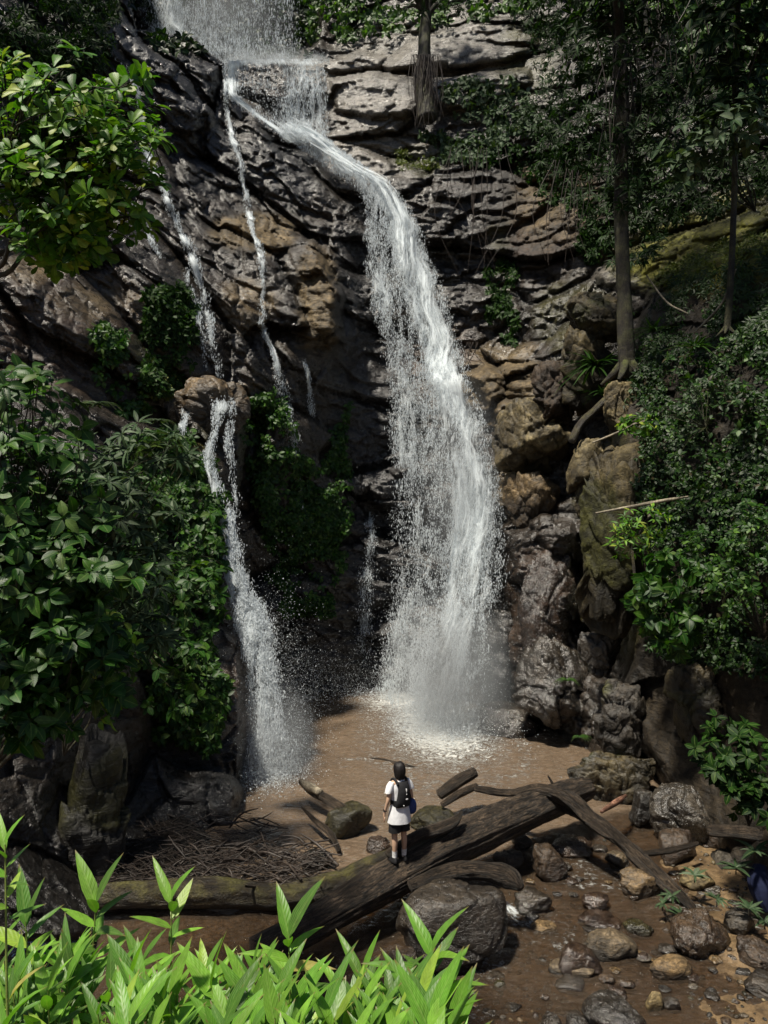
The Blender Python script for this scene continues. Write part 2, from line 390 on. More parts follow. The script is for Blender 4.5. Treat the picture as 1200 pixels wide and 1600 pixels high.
def layer(poly, pts, rw=30, rd=1.5, jag=16, far=False):
    global D
    sd = sdist(poly, PX + jag * jx, PY + jag * jy)
    L = rbf(pts, PX, PY) + rd * (1 - np.clip(sd / rw, 0, 1)) ** 2
    D = np.where(sd > 0, L if far else np.minimum(D, L), D)
    return sd
# hollow behind the upper fall
layer([(170,-200),(520,-200),(500,60),(455,96),(350,100),(300,60),(215,45)], [(250,0,38),(400,90,38.5),(450,0,40),(350,-150,40)], 12, -1, 8, far=True)
# upper left black shoulder
layer([(150,70),(215,45),(290,80),(345,105),(352,170),(335,215),(290,240),(230,260),(170,230),(140,150)], [(170,80,27.6),(250,70,28.6),(340,110,29.2),(340,200,29.2),(200,230,26.8),(260,200,28)], 35, 1.6)
# shoulder that splits the channel
layer([(352,175),(400,165),(470,222),(530,275),(560,320),(575,420),(545,470),(480,400),(420,330),(360,300),(340,230)], [(360,180,30.2),(440,215,30.6),(550,310,30.2),(560,420,28.8),(420,300,28.7),(350,260,28.8)], 40, 1.2)
# slabs at the top right
layer([(590,100),(640,62),(730,26),(785,28),(850,40),(855,85),(800,105),(700,112),(610,122)], [(600,100,34),(720,30,35),(850,50,34),(700,105,33.2),(820,100,32.8)], 22, 1.2, 8)
layer([(508,122),(590,112),(650,122),(690,150),(650,186),(580,188),(512,178)], [(510,130,33.6),(650,130,33),(580,180,32.5),(680,160,32.4)], 16, 1.0, 6)
layer([(655,128),(740,112),(830,105),(845,135),(770,165),(690,176)], [(660,140,33),(830,120,32.6),(700,170,32.2)], 14, 0.9, 6)
layer([(480,105),(560,78),(610,85),(600,115),(515,122)], [(480,110,34.3),(600,95,34.4)], 14, 0.8, 5)
# tan block with the golden faces
layer([(318,350),(360,335),(430,365),(500,380),(540,470),(530,545),(470,560),(400,520),(340,470)], [(330,350,26.8),(430,370,26.8),(520,450,26.2),(520,540,25.6),(420,520,25.2),(350,450,25.9)], 26, 1.4)
# right ledge and buttress
layer([(725,590),(760,570),(860,572),(895,640),(890,730),(830,740),(790,690),(745,630)], [(730,600,26.4),(860,580,25.0),(880,720,23.6),(790,680,24.7)], 22, 1.2)
layer([(780,830),(840,800),(900,800),(920,1120),(860,1150),(800,1120),(790,1000)], [(800,850,23.7),(900,850,22.0),(920,1000,20.8),(900,1100,20.4),(800,1100,22.7)], 30, 1.5)
# left outcrop
SD_B = layer([(-300,540),(60,570),(180,640),(270,668),(285,640),(310,602),(350,590),(378,604),(386,680),(376,760),(366,880),(376,950),(394,1000),(398,1060),(394,1150),(386,1220),(376,1275),(372,1480),(-300,1480)],
 [(370,610,22.4),(300,620,21.8),(330,700,20.8),(370,800,20.4),(390,1000,18.7),(390,1150,17.8),(376,1275,16.3),(300,700,20),(280,900,18),(310,1100,16.9),(200,1000,15.4),(200,1250,15.2),(270,1300,15.9),(0,700,15),(0,1000,13),(0,1300,11.6),
  (150,700,17),(330,1250,15.9),(280,1180,17.2),(330,1400,14.8),(180,1150,15),(150,600,18),(0,560,16.5),(-250,700,12),(-250,1400,8.5),(100,1450,10.8)], 26, 1.6, 14)
# right bank
SD_R = layer([(985,560),(1010,450),(1090,400),(1200,370),(1480,300),(1480,1480),(1160,1400),(1110,1330),(1040,1250),(1000,1180),(960,1080),(985,980),(960,900),(950,700),(955,620)],
 [(985,580,20.4),(1010,450,22),(1200,400,18.6),(1200,520,16.6),(1100,600,17.6),(1000,700,18.6),(960,800,18.9),(1000,900,18.2),(1100,900,16.2),(1200,900,14.2),(1000,1100,18.2),(1050,1100,17.2),(1100,1150,16.2),(1200,1150,14.2),
  (1100,1290,15.3),(1200,1300,13.6),(1200,1420,12.9),(1350,1440,11.5),(1450,900,11),(1450,400,14)], 30, 1.6, 12)

RAY = np.stack([(PX - 600) / FPX, np.ones_like(PX), -(PY - 800) / FPX], -1)
P0 = RAY * D[..., None] + np.array([0, 0, CAMZ])
RAYN = RAY / np.linalg.norm(RAY, axis=-1, keepdims=True)
lw = ss(-PX, -620, -420)[..., None]           # left part dips steeply, right part lies flat
warp = 0.3 * np.stack([fbm(P0 * 0.45, 3, 3), fbm(P0 * 0.45 + 9, 5, 3), fbm(P0 * 0.45 + 19, 7, 3)], -1)
Pw = P0 + warp
disp = np.zeros_like(D); crack = np.zeros_like(D)
for sc, amp, sd_ in ((0.30, 1.05, 1), (0.95, 0.30, 2), (2.6, 0.12, 3)):
    fa, ca = facets(rot_xz(Pw, -38) * np.array([0.6, 0.8, 1.15]) * sc, 40 + sd_)
    fb, cb = facets(rot_xz(Pw, -6) * np.array([0.55, 0.8, 1.25]) * sc, 60 + sd_)
    w = lw[..., 0]
    f = fa * w + fb * (1 - w); c = ca * w + cb * (1 - w)
    disp += amp * (f + 0.35 * (1 - ss(c, 0, 0.16)))
    crack += (1 - ss(c, 0, 0.12)) * amp
disp += 0.14 * fbm(P0 * np.array([1.2, 1.2, 2.0]), 12, 5)
rid = 1 - np.abs(fbm(rot_xz(P0, -20) * np.array([0.9, 1, 3.2]), 15, 4))
disp += 0.12 * rid
damp = 1.0 - 0.55 * ss(SD_R, 0, 30)
slab = 1 - 0.7 * np.exp(-(((PX - 690) / 190) ** 2 + ((PY - 110) / 85) ** 2) ** 2)
D2 = D + disp * damp * slab * np.clip(D / 24, 0.5, 1.2)
PW = RAY * D2[..., None] + np.array([0, 0, CAMZ])
# normals
du = np.gradient(PW, axis=1); dv = np.gradient(PW, axis=0)
NRM = np.cross(dv, du); NRM /= np.linalg.norm(NRM, axis=-1, keepdims=True) + 1e-9
NRM *= np.where((NRM * RAYN).sum(-1, keepdims=True) > 0, -1, 1)

def blobs(lst):
    r = np.zeros_like(D)
    for x, y, rx, ry, a in lst:
        r = np.maximum(r, a * np.exp(-(((PX + 14 * jx - x) / rx) ** 2 + ((PY + 14 * jy - y) / ry) ** 2)))
    return r
nz = 0.5 + 0.5 * fbm(P0 * 0.9, 70, 5); nz2 = 0.5 + 0.5 * fbm(P0 * 2.6, 77, 4)
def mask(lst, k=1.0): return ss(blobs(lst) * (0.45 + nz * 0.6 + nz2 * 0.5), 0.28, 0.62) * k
col = np.array([0.050, 0.042, 0.035]) * np.ones(D.shape + (1,))
def paint(m, c):
    global col
    col = col * (1 - m[..., None]) + np.array(c) * m[..., None]
paint(mask([(680,560,90,70,1),(385,1110,40,170,1),(850,960,70,130,1),(700,430,80,120,.7),(830,360,120,120,.6),(120,520,160,110,.9),(80,420,120,90,.9),(800,700,60,60,.7)]), (0.085, 0.058, 0.042))
paint(mask([(700,80,170,70,1.2),(590,150,110,50,1.2),(600,235,130,45,1),(740,150,120,40,1),(930,410,50,50,1),(500,110,60,30,.8),(450,440,60,60,.5)]), (0.27, 0.27, 0.265))
paint(mask([(395,365,75,30,1.1),(500,465,45,80,1.2),(390,480,60,50,.8),(345,605,50,16,1.2),(860,310,110,110,.6),(780,600,75,40,1.2),(830,655,65,45,1.2),(60,400,80,60,.75),(150,470,120,60,.6),(790,550,60,20,1.0),(380,270,40,60,.6),(800,760,50,60,.7)]), (0.23, 0.185, 0.11))
paint(mask([(830,60,60,40,1),(665,250,60,25,1),(250,560,45,80,1),(900,500,70,70,1),(970,900,80,130,1),(320,740,40,120,.7),(960,780,60,120,1),(780,420,30,150,.7),(830,110,60,60,.9)]), (0.075, 0.075, 0.020))
paint(mask([(1090,400,130,60,1.3),(1180,350,80,60,1.3)]), (0.22, 0.24, 0.04))
paint(ss(SD_R, 0, 40) * 0.85 * (1 - mask([(1090,400,130,60,1.3),(1180,350,80,60,1.3)])), (0.045, 0.036, 0.022))
paint(mask([(240,130,130,95,1.3),(420,260,100,60,1),(330,250,60,60,1)]), (0.022, 0.021, 0.021))
paint(mask([(560,560,45,260,1),(600,800,60,330,1.1),(280,150,70,70,1.1),(450,270,60,60,.8)]), (0.030, 0.029, 0.032))
paint(mask([(285,1235,120,90,1.3),(90,1350,130,110,1.3)]), (0.014, 0.012, 0.010))  # shade of the lower left hollow painted into the wet rock colour
paint(mask([(745,300,80,60,1),(700,410,80,110,1),(620,330,60,60,.8)]), (0.038, 0.032, 0.027))
gloss = np.clip(0.75 - 0.5 * mask([(395,365,85,38,1.2),(500,465,50,85,1.2),(860,330,140,140,.8),(1090,400,130,60,1.3),(780,600,75,40,1)]) - 0.6 * ss(SD_R, 0, 40), 0, 1)
col *= (1 - 0.5 * np.clip(crack, 0, 1))[..., None]      # colour darkened along the cracks
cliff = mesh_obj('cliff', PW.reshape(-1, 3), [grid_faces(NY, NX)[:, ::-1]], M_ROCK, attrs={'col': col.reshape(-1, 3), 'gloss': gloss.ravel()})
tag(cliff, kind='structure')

def relief(px, py):
    """world point and outward normal of the gorge wall seen at photo pixel"""
    px = np.asarray(px, float); py = np.asarray(py, float)
    i = np.clip(np.round((py - gy[0]) / STEP).astype(int), 0, NY - 1); j = np.clip(np.round((px - gx[0]) / STEP).astype(int), 0, NX - 1)
    return PW[i, j], NRM[i, j]
def relief_D(px, py): return relief(px, py)[0][..., 1]

# ------------------------------------------------------------------ stream bed and water
DAM = [(-12, 11.6), (-4.2, 12.2), (-0.6, 12.6), (0.6, 13.2), (3.2, 15.2), (5.0, 16.2), (12, 18)]
def dam_y(X): return np.interp(X, [p[0] for p in DAM], [p[1] for p in DAM])
def water_z(X, Y):
    s = Y - dam_y(X)
    low = -0.22 - 0.10 * np.clip((13.5 - Y) / 3.5, 0, 1.5) - 0.06 * ss(11.9 - Y + 0.2 * np.sin(X * 3), 0, 0.5)
    return np.where(s > 0, 0, low) * 1.0 + np.where(s > 0, 0, 0) + np.where((s > -0.5) & (s <= 0), (1 + s / 0.5) * (-low), 0)
bx = np.arange(-40, 40.01, 0.22); by = np.concatenate([np.arange(-25, 8, 0.5), np.arange(8, 24, 0.06), np.arange(24, 60, 0.6)])
bx = np.concatenate([np.arange(-40, -8, 0.8), np.arange(-8, 9, 0.06), np.arange(9, 40.1, 0.8)])
BX, BY = np.meshgrid(bx, by)
Q = np.stack([BX, BY, np.zeros_like(BX)], -1)
wz = water_z(BX, BY); s_ = BY - dam_y(BX)
bed = wz - 0.07 + 0.075 * fbm(Q * 0.8, 81, 4) + 0.03 * fbm(Q * 3.1, 83, 3) - 1.0 * ss(s_, 0.3, 2.5)
bed = bed + 0.10 * ss(BX - 3.6 + 0.5 * fbm(Q * 0.7, 85, 3) - 0.25 * (BY - 11), 0, 2.0) * (1 - ss(s_, -0.6, 0.3))   # bank rising on the right
bank = np.interp(BY, [-25, 0, 2, 3, 4, 5, 6, 7.5, 8.6], [5.5, 4.9, 4.25, 3.55, 2.75, 1.9, 1.0, 0.1, -0.9]) + 0.12 * fbm(Q * 0.9, 88, 4)
bed = np.maximum(bed, bank)
gr = mesh_obj('ground', np.stack([BX, BY, bed], -1).reshape(-1, 3), [grid_faces(len(by), len(bx))], M_SAND)
tag(gr, kind='structure')

wxs = np.arange(-9, 9.5, 0.045); wys = np.arange(8.3, 30, 0.045)
WX, WY = np.meshgrid(wxs, wys)
WQ = np.stack([WX, WY, np.zeros_like(WX)], -1)
WZ = water_z(WX, WY)
pool = ss(WY - dam_y(WX), -0.1, 0.3)
def near(px, py, z=0): 
    Y = ground_Y(py, z); return (px - 600) / FPX * Y, Y
f1 = near(690, 1135); f2 = near(420, 1215); f3 = near(640, 1095)
d1 = np.hypot((WX - f1[0]) / 1.0, (WY - f1[1]) / 2.2); d2 = np.hypot((WX - f2[0]) / 0.9, (WY - f2[1]) / 1.3); d3 = np.hypot((WX - f3[0]) / 1.6, (WY - f3[1]) / 1.7)
foam_glint = np.maximum.reduce([1.15 * np.exp(-(d1 / 1.55) ** 2), 0.62 * np.exp(-(d2 / 0.75) ** 2), 0.9 * np.exp(-(d3 / 1.1) ** 2), 0.5 * np.exp(-(d1 / 2.6) ** 2) * (.8 + .5 * np.sin(d1 * 6 + 2 * fbm(WQ, 92, 3)))])
for px0, py0, rx, ry, a in ((480,1090,.5,.7,.5), (560,1186,.6,.12,.5),(640,1200,.5,.12,.6),(690,1180,.9,.3,.4)):
    c = near(px0, py0); foam_glint = np.maximum(foam_glint, a * np.exp(-((WX - c[0]) / rx) ** 2 - ((WY - c[1]) / ry) ** 2))
for px0, py0, rx, ry, a in ((800,1425,.14,.22,.6), (818,1445,.25,.2,.5), (700,1560,.5,.7,.34), (960,1390,.5,.3,.3),(880,1470,.5,.4,.26),(760,1500,.4,.5,.3)):
    c = near(px0, py0, -0.3); foam_glint = np.maximum(foam_glint, a * np.exp(-((WX - c[0]) / rx) ** 2 - ((WY - c[1]) / ry) ** 2))
foam_glint = np.maximum(foam_glint, (1 - pool) * .24 * ss(fbm(WQ * np.array([.9, .7, 1]), 111, 3), -.05, .35) * ss(WX, -1.0, 1.0))  # stream ripple highlights painted as faint white flecks, added to the foam
wave = 0.035 * np.sin(d1 * 7 + 1.5 * fbm(WQ * 0.8, 91, 3)) * np.exp(-d1 * 0.35) + 0.02 * np.sin(d2 * 8) * np.exp(-d2 * 0.5)
WZ = WZ + pool * (wave + 0.03 * fbm(WQ * np.array([1.3, 2.8, 1]), 93, 4) * 2.2 + pool * 0.016 * fbm(WQ * np.array([4.5, 8.0, 1]), 94, 3) + 0.05 * foam_glint * fbm(WQ * 4, 95, 3)) + (1 - pool) * (0.03 * fbm(WQ * np.array([3.2, 2.2, 1]), 97, 4) + 0.012 * fbm(WQ * np.array([9, 6, 1]), 98, 2))
water = mesh_obj('water', np.stack([WX, WY, WZ], -1).reshape(-1, 3), [grid_faces(len(wys), len(wxs))], M_WATER,
    attrs={'foam_glint': foam_glint.ravel(), 'turbid': (0.30 + 0.66 * pool + 0.25 * fbm(WQ * 0.7, 99, 3) * (1 - pool)).clip(0.1, 0.97).ravel(), 'ripple': (0.6 + 1.3 * (1 - pool) + 0.6 * np.exp(-d1 * 0.4)).ravel()})
tag(water, kind='structure')

# ------------------------------------------------------------------ rocks
ICO = {}
def ico(n):
    if n not in ICO:
        bm = bmesh.new(); bmesh.ops.create_icosphere(bm, subdivisions=n, radius=1)
        bm.verts.ensure_lookup_table()
        ICO[n] = (np.array([v.co[:] for v in bm.verts]), np.array([[v.index for v in f.verts] for f in bm.faces])); bm.free()
    return ICO[n]
PAL = {'dark': ((0.040,0.035,0.030), (0.075,0.066,0.055)), 'brown': ((0.065,0.045,0.032),(0.12,0.088,0.06)), 'red': ((0.045,0.029,0.020),(0.078,0.052,0.036)), 'grey': ((0.06,0.057,0.052),(0.14,0.135,0.125)),
       'tan': ((0.07,0.052,0.034),(0.30,0.225,0.125)), 'pale': ((0.12,0.10,0.055),(0.42,0.36,0.20)), 'moss': ((0.030,0.030,0.014),(0.07,0.068,0.022)), 'bank': ((0.042,0.036,0.020),(0.15,0.125,0.062)), 'speck': ((0.045,0.042,0.036),(0.27,0.23,0.165)), 'black': ((0.02,0.019,0.018),(0.055,0.052,0.047))}
def rock(name, box, Y, label, kind='dark', seed=0, facets_n=12, rough=0.10, thick=0.85, sub=5, gl=0.7, tilt=0.0, cat='boulder', group=None, moss=0.0, sharp=0.55, squash=1.0, mat=None, poly=None):
    x0, y0, x1, y1 = box
    V, F = ico(sub); r = np.random.default_rng(seed + 1000)
    # convex block cut by random planes, rounded
    R = np.full(len(V), 1.25)
    N = r.normal(size=(facets_n, 3)); N[:, 2] *= 0.9; N /= np.linalg.norm(N, axis=1, keepdims=True)
    N = np.concatenate([N, [[0, 0, 1], [0, 0, -1]]])
    dd = np.concatenate([r.uniform(0.62, 1.0, facets_n), [0.75, 0.8]])
    inv = 0
    k = 5 + 16 * sharp
    for n, d in zip(N, dd):
        inv = inv + np.maximum(V @ n / d, 0) ** k
    Rr = 1 / (inv + 0.9 ** k) ** (1 / k)
    P = V * Rr[:, None]
    w_m = (x1 - x0) / FPX * Y; h_m = (y1 - y0) / FPX * Y
    q = P * np.array([w_m, w_m * thick, h_m]) * 0.5
    size = math.sqrt(max(w_m * h_m, 1e-4))
    qw = q / size + 0.25 * np.stack([fbm(q / size * 2 + seed + k * 9, seed + k, 3) for k in range(3)], 1)
    fr, cr = facets(rot_xz(qw, -25) * np.array([1.3, 1.6, 2.3]) + seed * 3.1, seed + 5); fr2, cr2 = facets(rot_xz(qw, -25) * np.array([4, 4, 7]) + seed, seed + 8)
    nn = fbm(q / size * 3 + seed * 7, seed, 5)
    P = P * (1 + rough * (1.5 * fr + 0.5 * fr2 + 0.7 * nn - 0.5 * (1 - ss(cr, 0, 0.12)) - 0.18 * (1 - ss(cr2, 0, 0.15))))[:, None]
    if tilt:
        c, s = math.cos(tilt), math.sin(tilt); P = np.stack([P[:, 0] * c + P[:, 2] * s, P[:, 1], -P[:, 0] * s + P[:, 2] * c], 1)
    cx, cy = (x0 + x1) / 2, (y0 + y1) / 2
    C = at(cx, cy, Y)
    Pm = P * np.array([w_m, w_m * thick, h_m * 0.8]) * 0.5 + C
    for _ in range(3):                                  # settle to the size it has in the picture
        pxs = 600 + Pm[:, 0] / Pm[:, 1] * FPX; pys = 800 + (CAMZ - Pm[:, 2]) / Pm[:, 1] * FPX
        sx = (x1 - x0) / (pxs.max() - pxs.min()); sy = (y1 - y0) / (pys.max() - pys.min())
        Pm[:, 0] = C[0] + (Pm[:, 0] - C[0]) * sx + (cx - (pxs.max() + pxs.min()) / 2) / FPX * Y
        Pm[:, 2] = C[2] + (Pm[:, 2] - C[2]) * sy - (cy - (pys.max() + pys.min()) / 2) / FPX * Y
    c1, c2 = PAL[kind]
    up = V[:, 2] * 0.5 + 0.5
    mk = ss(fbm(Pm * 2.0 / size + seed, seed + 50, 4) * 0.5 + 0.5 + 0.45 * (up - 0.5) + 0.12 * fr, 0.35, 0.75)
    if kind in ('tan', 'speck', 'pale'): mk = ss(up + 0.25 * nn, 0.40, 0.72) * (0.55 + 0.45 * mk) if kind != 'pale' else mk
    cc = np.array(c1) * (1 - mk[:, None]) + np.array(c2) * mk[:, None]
    if moss:
        mm = ss(fbm(Pm * 1.6 / size + 33 + seed, seed + 60, 4) + 0.7 * (up - 0.5) + moss - 0.5, 0.0, 0.25)
        cc = cc * (1 - mm[:, None]) + np.array((0.07, 0.075, 0.018)) * mm[:, None]
    cc = cc * (1 - 0.35 * (1 - ss(cr, 0, 0.12)))[:, None]
    base = np.array([Pm[:, 0].mean(), Pm[:, 1].mean(), Pm[:, 2].min()])
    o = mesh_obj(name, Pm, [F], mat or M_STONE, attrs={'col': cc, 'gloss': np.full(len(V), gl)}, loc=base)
    return tag(o, label, cat, group)

def srock(box, label, kind, seed, z=None, **kw):
    """a stone standing in the stream: distance from where its foot meets the water"""
    yb = box[3] - 0.12 * (box[3] - box[1])
    Y = 12.0
    for _ in range(6):
        X = ((box[0] + box[2]) / 2 - 600) / FPX * Y
        Y = ground_Y(yb, float(water_z(np.array(X), np.array(Y))) if z is None else z)
    w = (box[2] - box[0]) / FPX * Y
    kw.setdefault('sub', 5 if w > 0.35 else 4)
    return rock('boulder' if w > 0.55 else 'stone', box, Y + w * 0.3, label, kind, seed, cat='boulder' if w > 0.55 else 'stone', group='stones in the stream', **kw)

srock((508,1250,582,1316), 'rounded dark green boulder in the pool left of the person', 'moss', 1, gl=.5, facets_n=9, rough=.07)
srock((640,1258,712,1306), 'olive mossy boulder behind the big log right of the person', 'moss', 2, gl=.3)
srock((832,1316,888,1386), 'upright angular brown stone in midstream below the fork of the logs', 'brown', 3, gl=.6, sharp=.9)
srock((862,1303,926,1344), 'dark reddish rounded stone just behind the upright brown stone', 'red', 4, gl=.9)
srock((770,1326,820,1360), 'small pale pointed stone against the underside of the big log', 'grey', 5, gl=.3, sharp=.9)
srock((798,1298,832,1327), 'small grey stone tucked under the big log near its far end', 'grey', 6, gl=.3)
srock((803,1384,863,1436), 'wet greenish grey faceted stone right of the little white cascade', 'dark', 7, gl=1, sharp=.95)
srock((827,1437,871,1459), 'small flat ochre stone below the wet faceted stone', 'tan', 8, gl=.3)
srock((908,1448,997,1508), 'long flat stone with a dry speckled top in the lower stream', 'speck', 9, gl=.35, thick=.7)
srock((872,1470,942,1532), 'slanting reddish brown wet slab behind the oval stones', 'red', 10, gl=1, tilt=.35)
srock((856,1494,932,1534), 'flat oval stone with a speckled grey top leaning on the reddish slab', 'speck', 11, gl=.4, facets_n=18, sharp=.2, rough=.05)
srock((867,1523,914,1554), 'small dark olive oval stone right below the speckled oval one', 'dark', 12, gl=1, facets_n=18, sharp=.2, rough=.05)
srock((908,1545,1012,1640), 'large black angular rock cut by the bottom edge of the picture', 'black', 13, gl=.9, sharp=.9)
srock((842,1578,886,1625), 'dark rounded stone at the bottom edge left of the black angular rock', 'dark', 14, gl=.8)
srock((884,1584,922,1625), 'smaller black stone wedged beside the large black rock at the bottom', 'black', 15, gl=.8)
srock((1015,1490,1082,1538), 'smooth rounded stone with a dry tan top on the wet sand', 'tan', 16, gl=.3, facets_n=20, sharp=.15, rough=.04)
srock((972,1434,1022,1465), 'low green tinged stone half sunk behind the flat speckled stone', 'moss', 17, gl=.8)
srock((968,1353,1028,1412), 'brown ochre stone with a pale patch beside the branch log', 'tan', 18, gl=.5)
srock((944,1328,984,1358), 'small black and white stone behind the brown ochre stone', 'speck', 19, gl=.6)
srock((908,1393,952,1428), 'low dark red stone washed by the riffle', 'red', 20, gl=1)
srock((902,1420,972,1456), 'layered dark red stone below the low red one', 'red', 21, gl=1, tilt=.2)
srock((1028,1293,1088,1358), 'brown boulder leaning against the big wet grey slab', 'brown', 22, gl=.6)
srock((1014,1222,1116,1336), 'big wet grey slab at the foot of the right bank', 'grey', 23, gl=.85, rough=.12, sub=6)
srock((1060,1353,1118,1398), 'pale whitish block beside the grey leaved seedlings', 'pale', 24, gl=.2)
srock((1046,1418,1142,1508), 'large brown wet boulder at the edge of the sand on the right', 'brown', 25, gl=.8, rough=.12)
srock((1162,1513,1225,1568), 'rounded grey brown stone cut by the right edge above the sand', 'dark', 26, gl=.6)
srock((1130,1422,1180,1468), 'grey stone behind the large brown boulder on the right', 'grey', 27, gl=.5)
srock((982,1232,1026,1292), 'small black boulder under the mossy slab left of the grey slab', 'black', 28, gl=.7)
rock('boulder', (618,1372,794,1520), 11.6, 'big dark flat topped boulder below the log, washed by the stream', 'dark', 29, gl=.75, cat='boulder', thick=.9, rough=.05, facets_n=8, sub=6, group='stones in the stream')
srock((600,1478,652,1548), 'brown round boulder behind the tips of the bamboo', 'brown', 30, gl=.7)
srock((1008,1548,1036,1588), 'small broken tan stone on the sand at the bottom right', 'pale', 31, gl=.3, sharp=1)
srock((1034,1556,1064,1584), 'small dark grey chip beside the broken tan stone', 'dark', 32, gl=.6)
srock((934,1520,962,1542), 'tiny brown stone between the oval stones and the sand', 'brown', 33, gl=.6)
srock((1100,1290,1150,1335), 'mossy brown block at the bank behind the pale whitish block', 'brown', 34, gl=.4)
srock((1110,1325,1170,1365), 'low tan grey stone under the right bank', 'grey', 35, gl=.3)
srock((850,1350,880,1368), 'small wet stone at the foot of the upright brown stone', 'brown', 36, gl=.9)
srock((990,1485,1020,1502), 'small grey striped stone behind the smooth tan stone', 'grey', 37, gl=.4)
srock((1085,1470,1110,1490), 'tiny pale stone below the large brown boulder', 'pale', 38, gl=.3)
srock((700,1520,760,1545), 'dark stone just under the water below the big flat boulder', 'dark', 39, gl=.9)
srock((1150,1460,1215,1520), 'rough brown rock at the right edge below the seedlings', 'brown', 40, gl=.6)
srock((470,1325,520,1365), 'dark wet stone behind the mossy log left of the person', 'black', 41, gl=.8)
srock((572,1305,612,1340), 'dark wet rock under the feet end of the log left of the person', 'red', 42, gl=.8)

k_ = 0
while k_ < 60:
    px = rng.uniform(690, 1200); py = rng.uniform(1310, 1600); w = rng.uniform(14, 34) * (py / 1450)
    Yk = ground_Y(py, -.3)
    if Yk > dam_y((px - 600) / FPX * Yk) - .5 or (px < 800 and py < 1520): continue
    srock((px, py - w * rng.uniform(.4, .7), px + w, py), 'small wet stone scattered among the larger ones in the shallow stream', ['dark', 'brown', 'red', 'black', 'grey', 'dark', 'tan'][k_ % 7], 200 + k_, gl=.9, sub=4); k_ += 1
# gravel: nobody could count it
def gravel():
    V, F = ico(2); out = []; fs = []; cs = []; n = 0
    for k in range(1500):
        px = rng.uniform(620, 1230); py = rng.uniform(1290, 1610)
        if px < 760 and py < 1400: continue
        w = abs(rng.normal(0, 1)) * 0.028 + 0.012
        z = -0.33; Y = ground_Y(py, z); X = (px - 600) / FPX * Y
        if rng.random() > 0.25 + 0.75 * ss(np.array(vnoise(np.array([[X * 1.3, Y * 1.3, 4.0]]), 5)[0]), -0.1, 0.4): continue
        if Y > dam_y(X) - 0.3: continue
        i = int(np.argmin(abs(by - Y))); j = int(np.argmin(abs(bx - X)))
        sc = np.array([1, rng.uniform(.6, 1), rng.uniform(.35, .7)]) * w; a = rng.uniform(0, 6.3)
        Vn = V * (1 + 0.25 * vnoise(V * 1.4 + k * 3.3, 3))[:, None] * sc
        c, s = math.cos(a), math.sin(a)
        Vn = np.stack([Vn[:, 0] * c - Vn[:, 1] * s, Vn[:, 0] * s + Vn[:, 1] * c, Vn[:, 2]], 1) + np.array([X, Y, bed[i, j] + 0.25 * w])
        out.append(Vn); fs.append(F + n); n += len(V)
        kd = list(PAL)[rng.integers(0, 9)]; cs.append(np.tile(np.array(PAL[kd][rng.integers(0, 2)]) * 0.8, (len(V), 1)))
    o = mesh_obj('gravel', np.concatenate(out), [np.concatenate(fs)], M_STONE, attrs={'col': np.concatenate(cs), 'gloss': np.full(n, .7)})
    tag(o, kind='stuff')
gravel()

BG = 'boulders of the right hand buttress'
def brock(box, Y, label, kind, seed, **kw):
    kw.setdefault('sub', 6); kw.setdefault('mat', M_BLOCK); kw.setdefault('rough', .17); kw.setdefault('facets_n', 9); kw.setdefault('sharp', .8)
    return rock('boulder', box, Y, label, kind, seed, cat='boulder', group=BG, **kw)
brock((898,690,1022,1000), 18.9, 'tall mossy block with a pale left edge on the right bank', 'bank', 50, moss=.42, gl=.15, thick=.8, rough=.2, facets_n=7)
brock((884,684,948,812), 19.6, 'narrow pale upright block left of the tall mossy block', 'pale', 51, gl=.2, sharp=.8)
brock((942,594,1004,684), 20.0, 'pale yellow block below the tree trunk on the right bank', 'pale', 52, gl=.15)
brock((880,455,978,538), 23.2, 'rounded mossy rock left of the tree trunk, upper of two', 'bank', 53, moss=.35, gl=.2)
brock((868,508,972,650), 23.0, 'mossy rock left of the tree trunk, lower of two', 'bank', 54, moss=.3, gl=.2)
brock((828,562,905,668), 23.6, 'dark brown block beside the ledge right of the waterfall', 'brown', 55, gl=.2)
brock((768,615,896,745), 24.2, 'tan ledge rock right of the middle of the waterfall', 'pale', 56, gl=.3)
brock((784,735,880,850), 24.0, 'brown jutting rock below the tan ledge', 'tan', 57, gl=.3)
brock((808,855,900,1040), 22.4, 'wet reddish wedge of rock between dark clefts', 'red', 58, gl=.85, facets_n=9)
brock((798,985,935,1140), 21.7, 'shiny grey slab sloping to the pool beside the waterfall', 'dark', 59, gl=.9, tilt=.5)
brock((902,985,975,1060), 19.8, 'round dark speckled boulder below the tall mossy block', 'dark', 60, gl=.6)
brock((1036,1025,1140,1175), 16.6, 'speckled mossy boulder low on the right bank', 'bank', 61, moss=.25, gl=.35)
brock((742,1095,842,1180), 22.6, 'low dark wet boulder at the foot of the waterfall', 'dark', 62, gl=.95, rough=.06)
brock((745,950,812,1110), 24.0, 'dark boulder splashed by the right side of the waterfall', 'black', 63, gl=.9)
brock((886,1172,1028,1268), 17.4, 'mossy hump of rock over the end of the logs', 'bank', 64, moss=.3, gl=.5)
brock((925,1060,1010,1190), 18.4, 'ribbed mossy rock above the mossy hump', 'dark', 65, moss=.2, gl=.4)
rock('boulder', (70,1130,205,1470), 13.4, 'tall dark rock pillar with moss at the lower left', 'black', 66, cat='boulder', moss=.3, gl=.4, mat=M_ROCK, sub=6, rough=.15)
rock('boulder', (272,586,392,690), 22.0, 'golden brown dome the left rivulet spills over', 'tan', 67, cat='boulder', gl=.6, mat=M_ROCK, sub=6, facets_n=12, sharp=.5, rough=.14, thick=1.1)

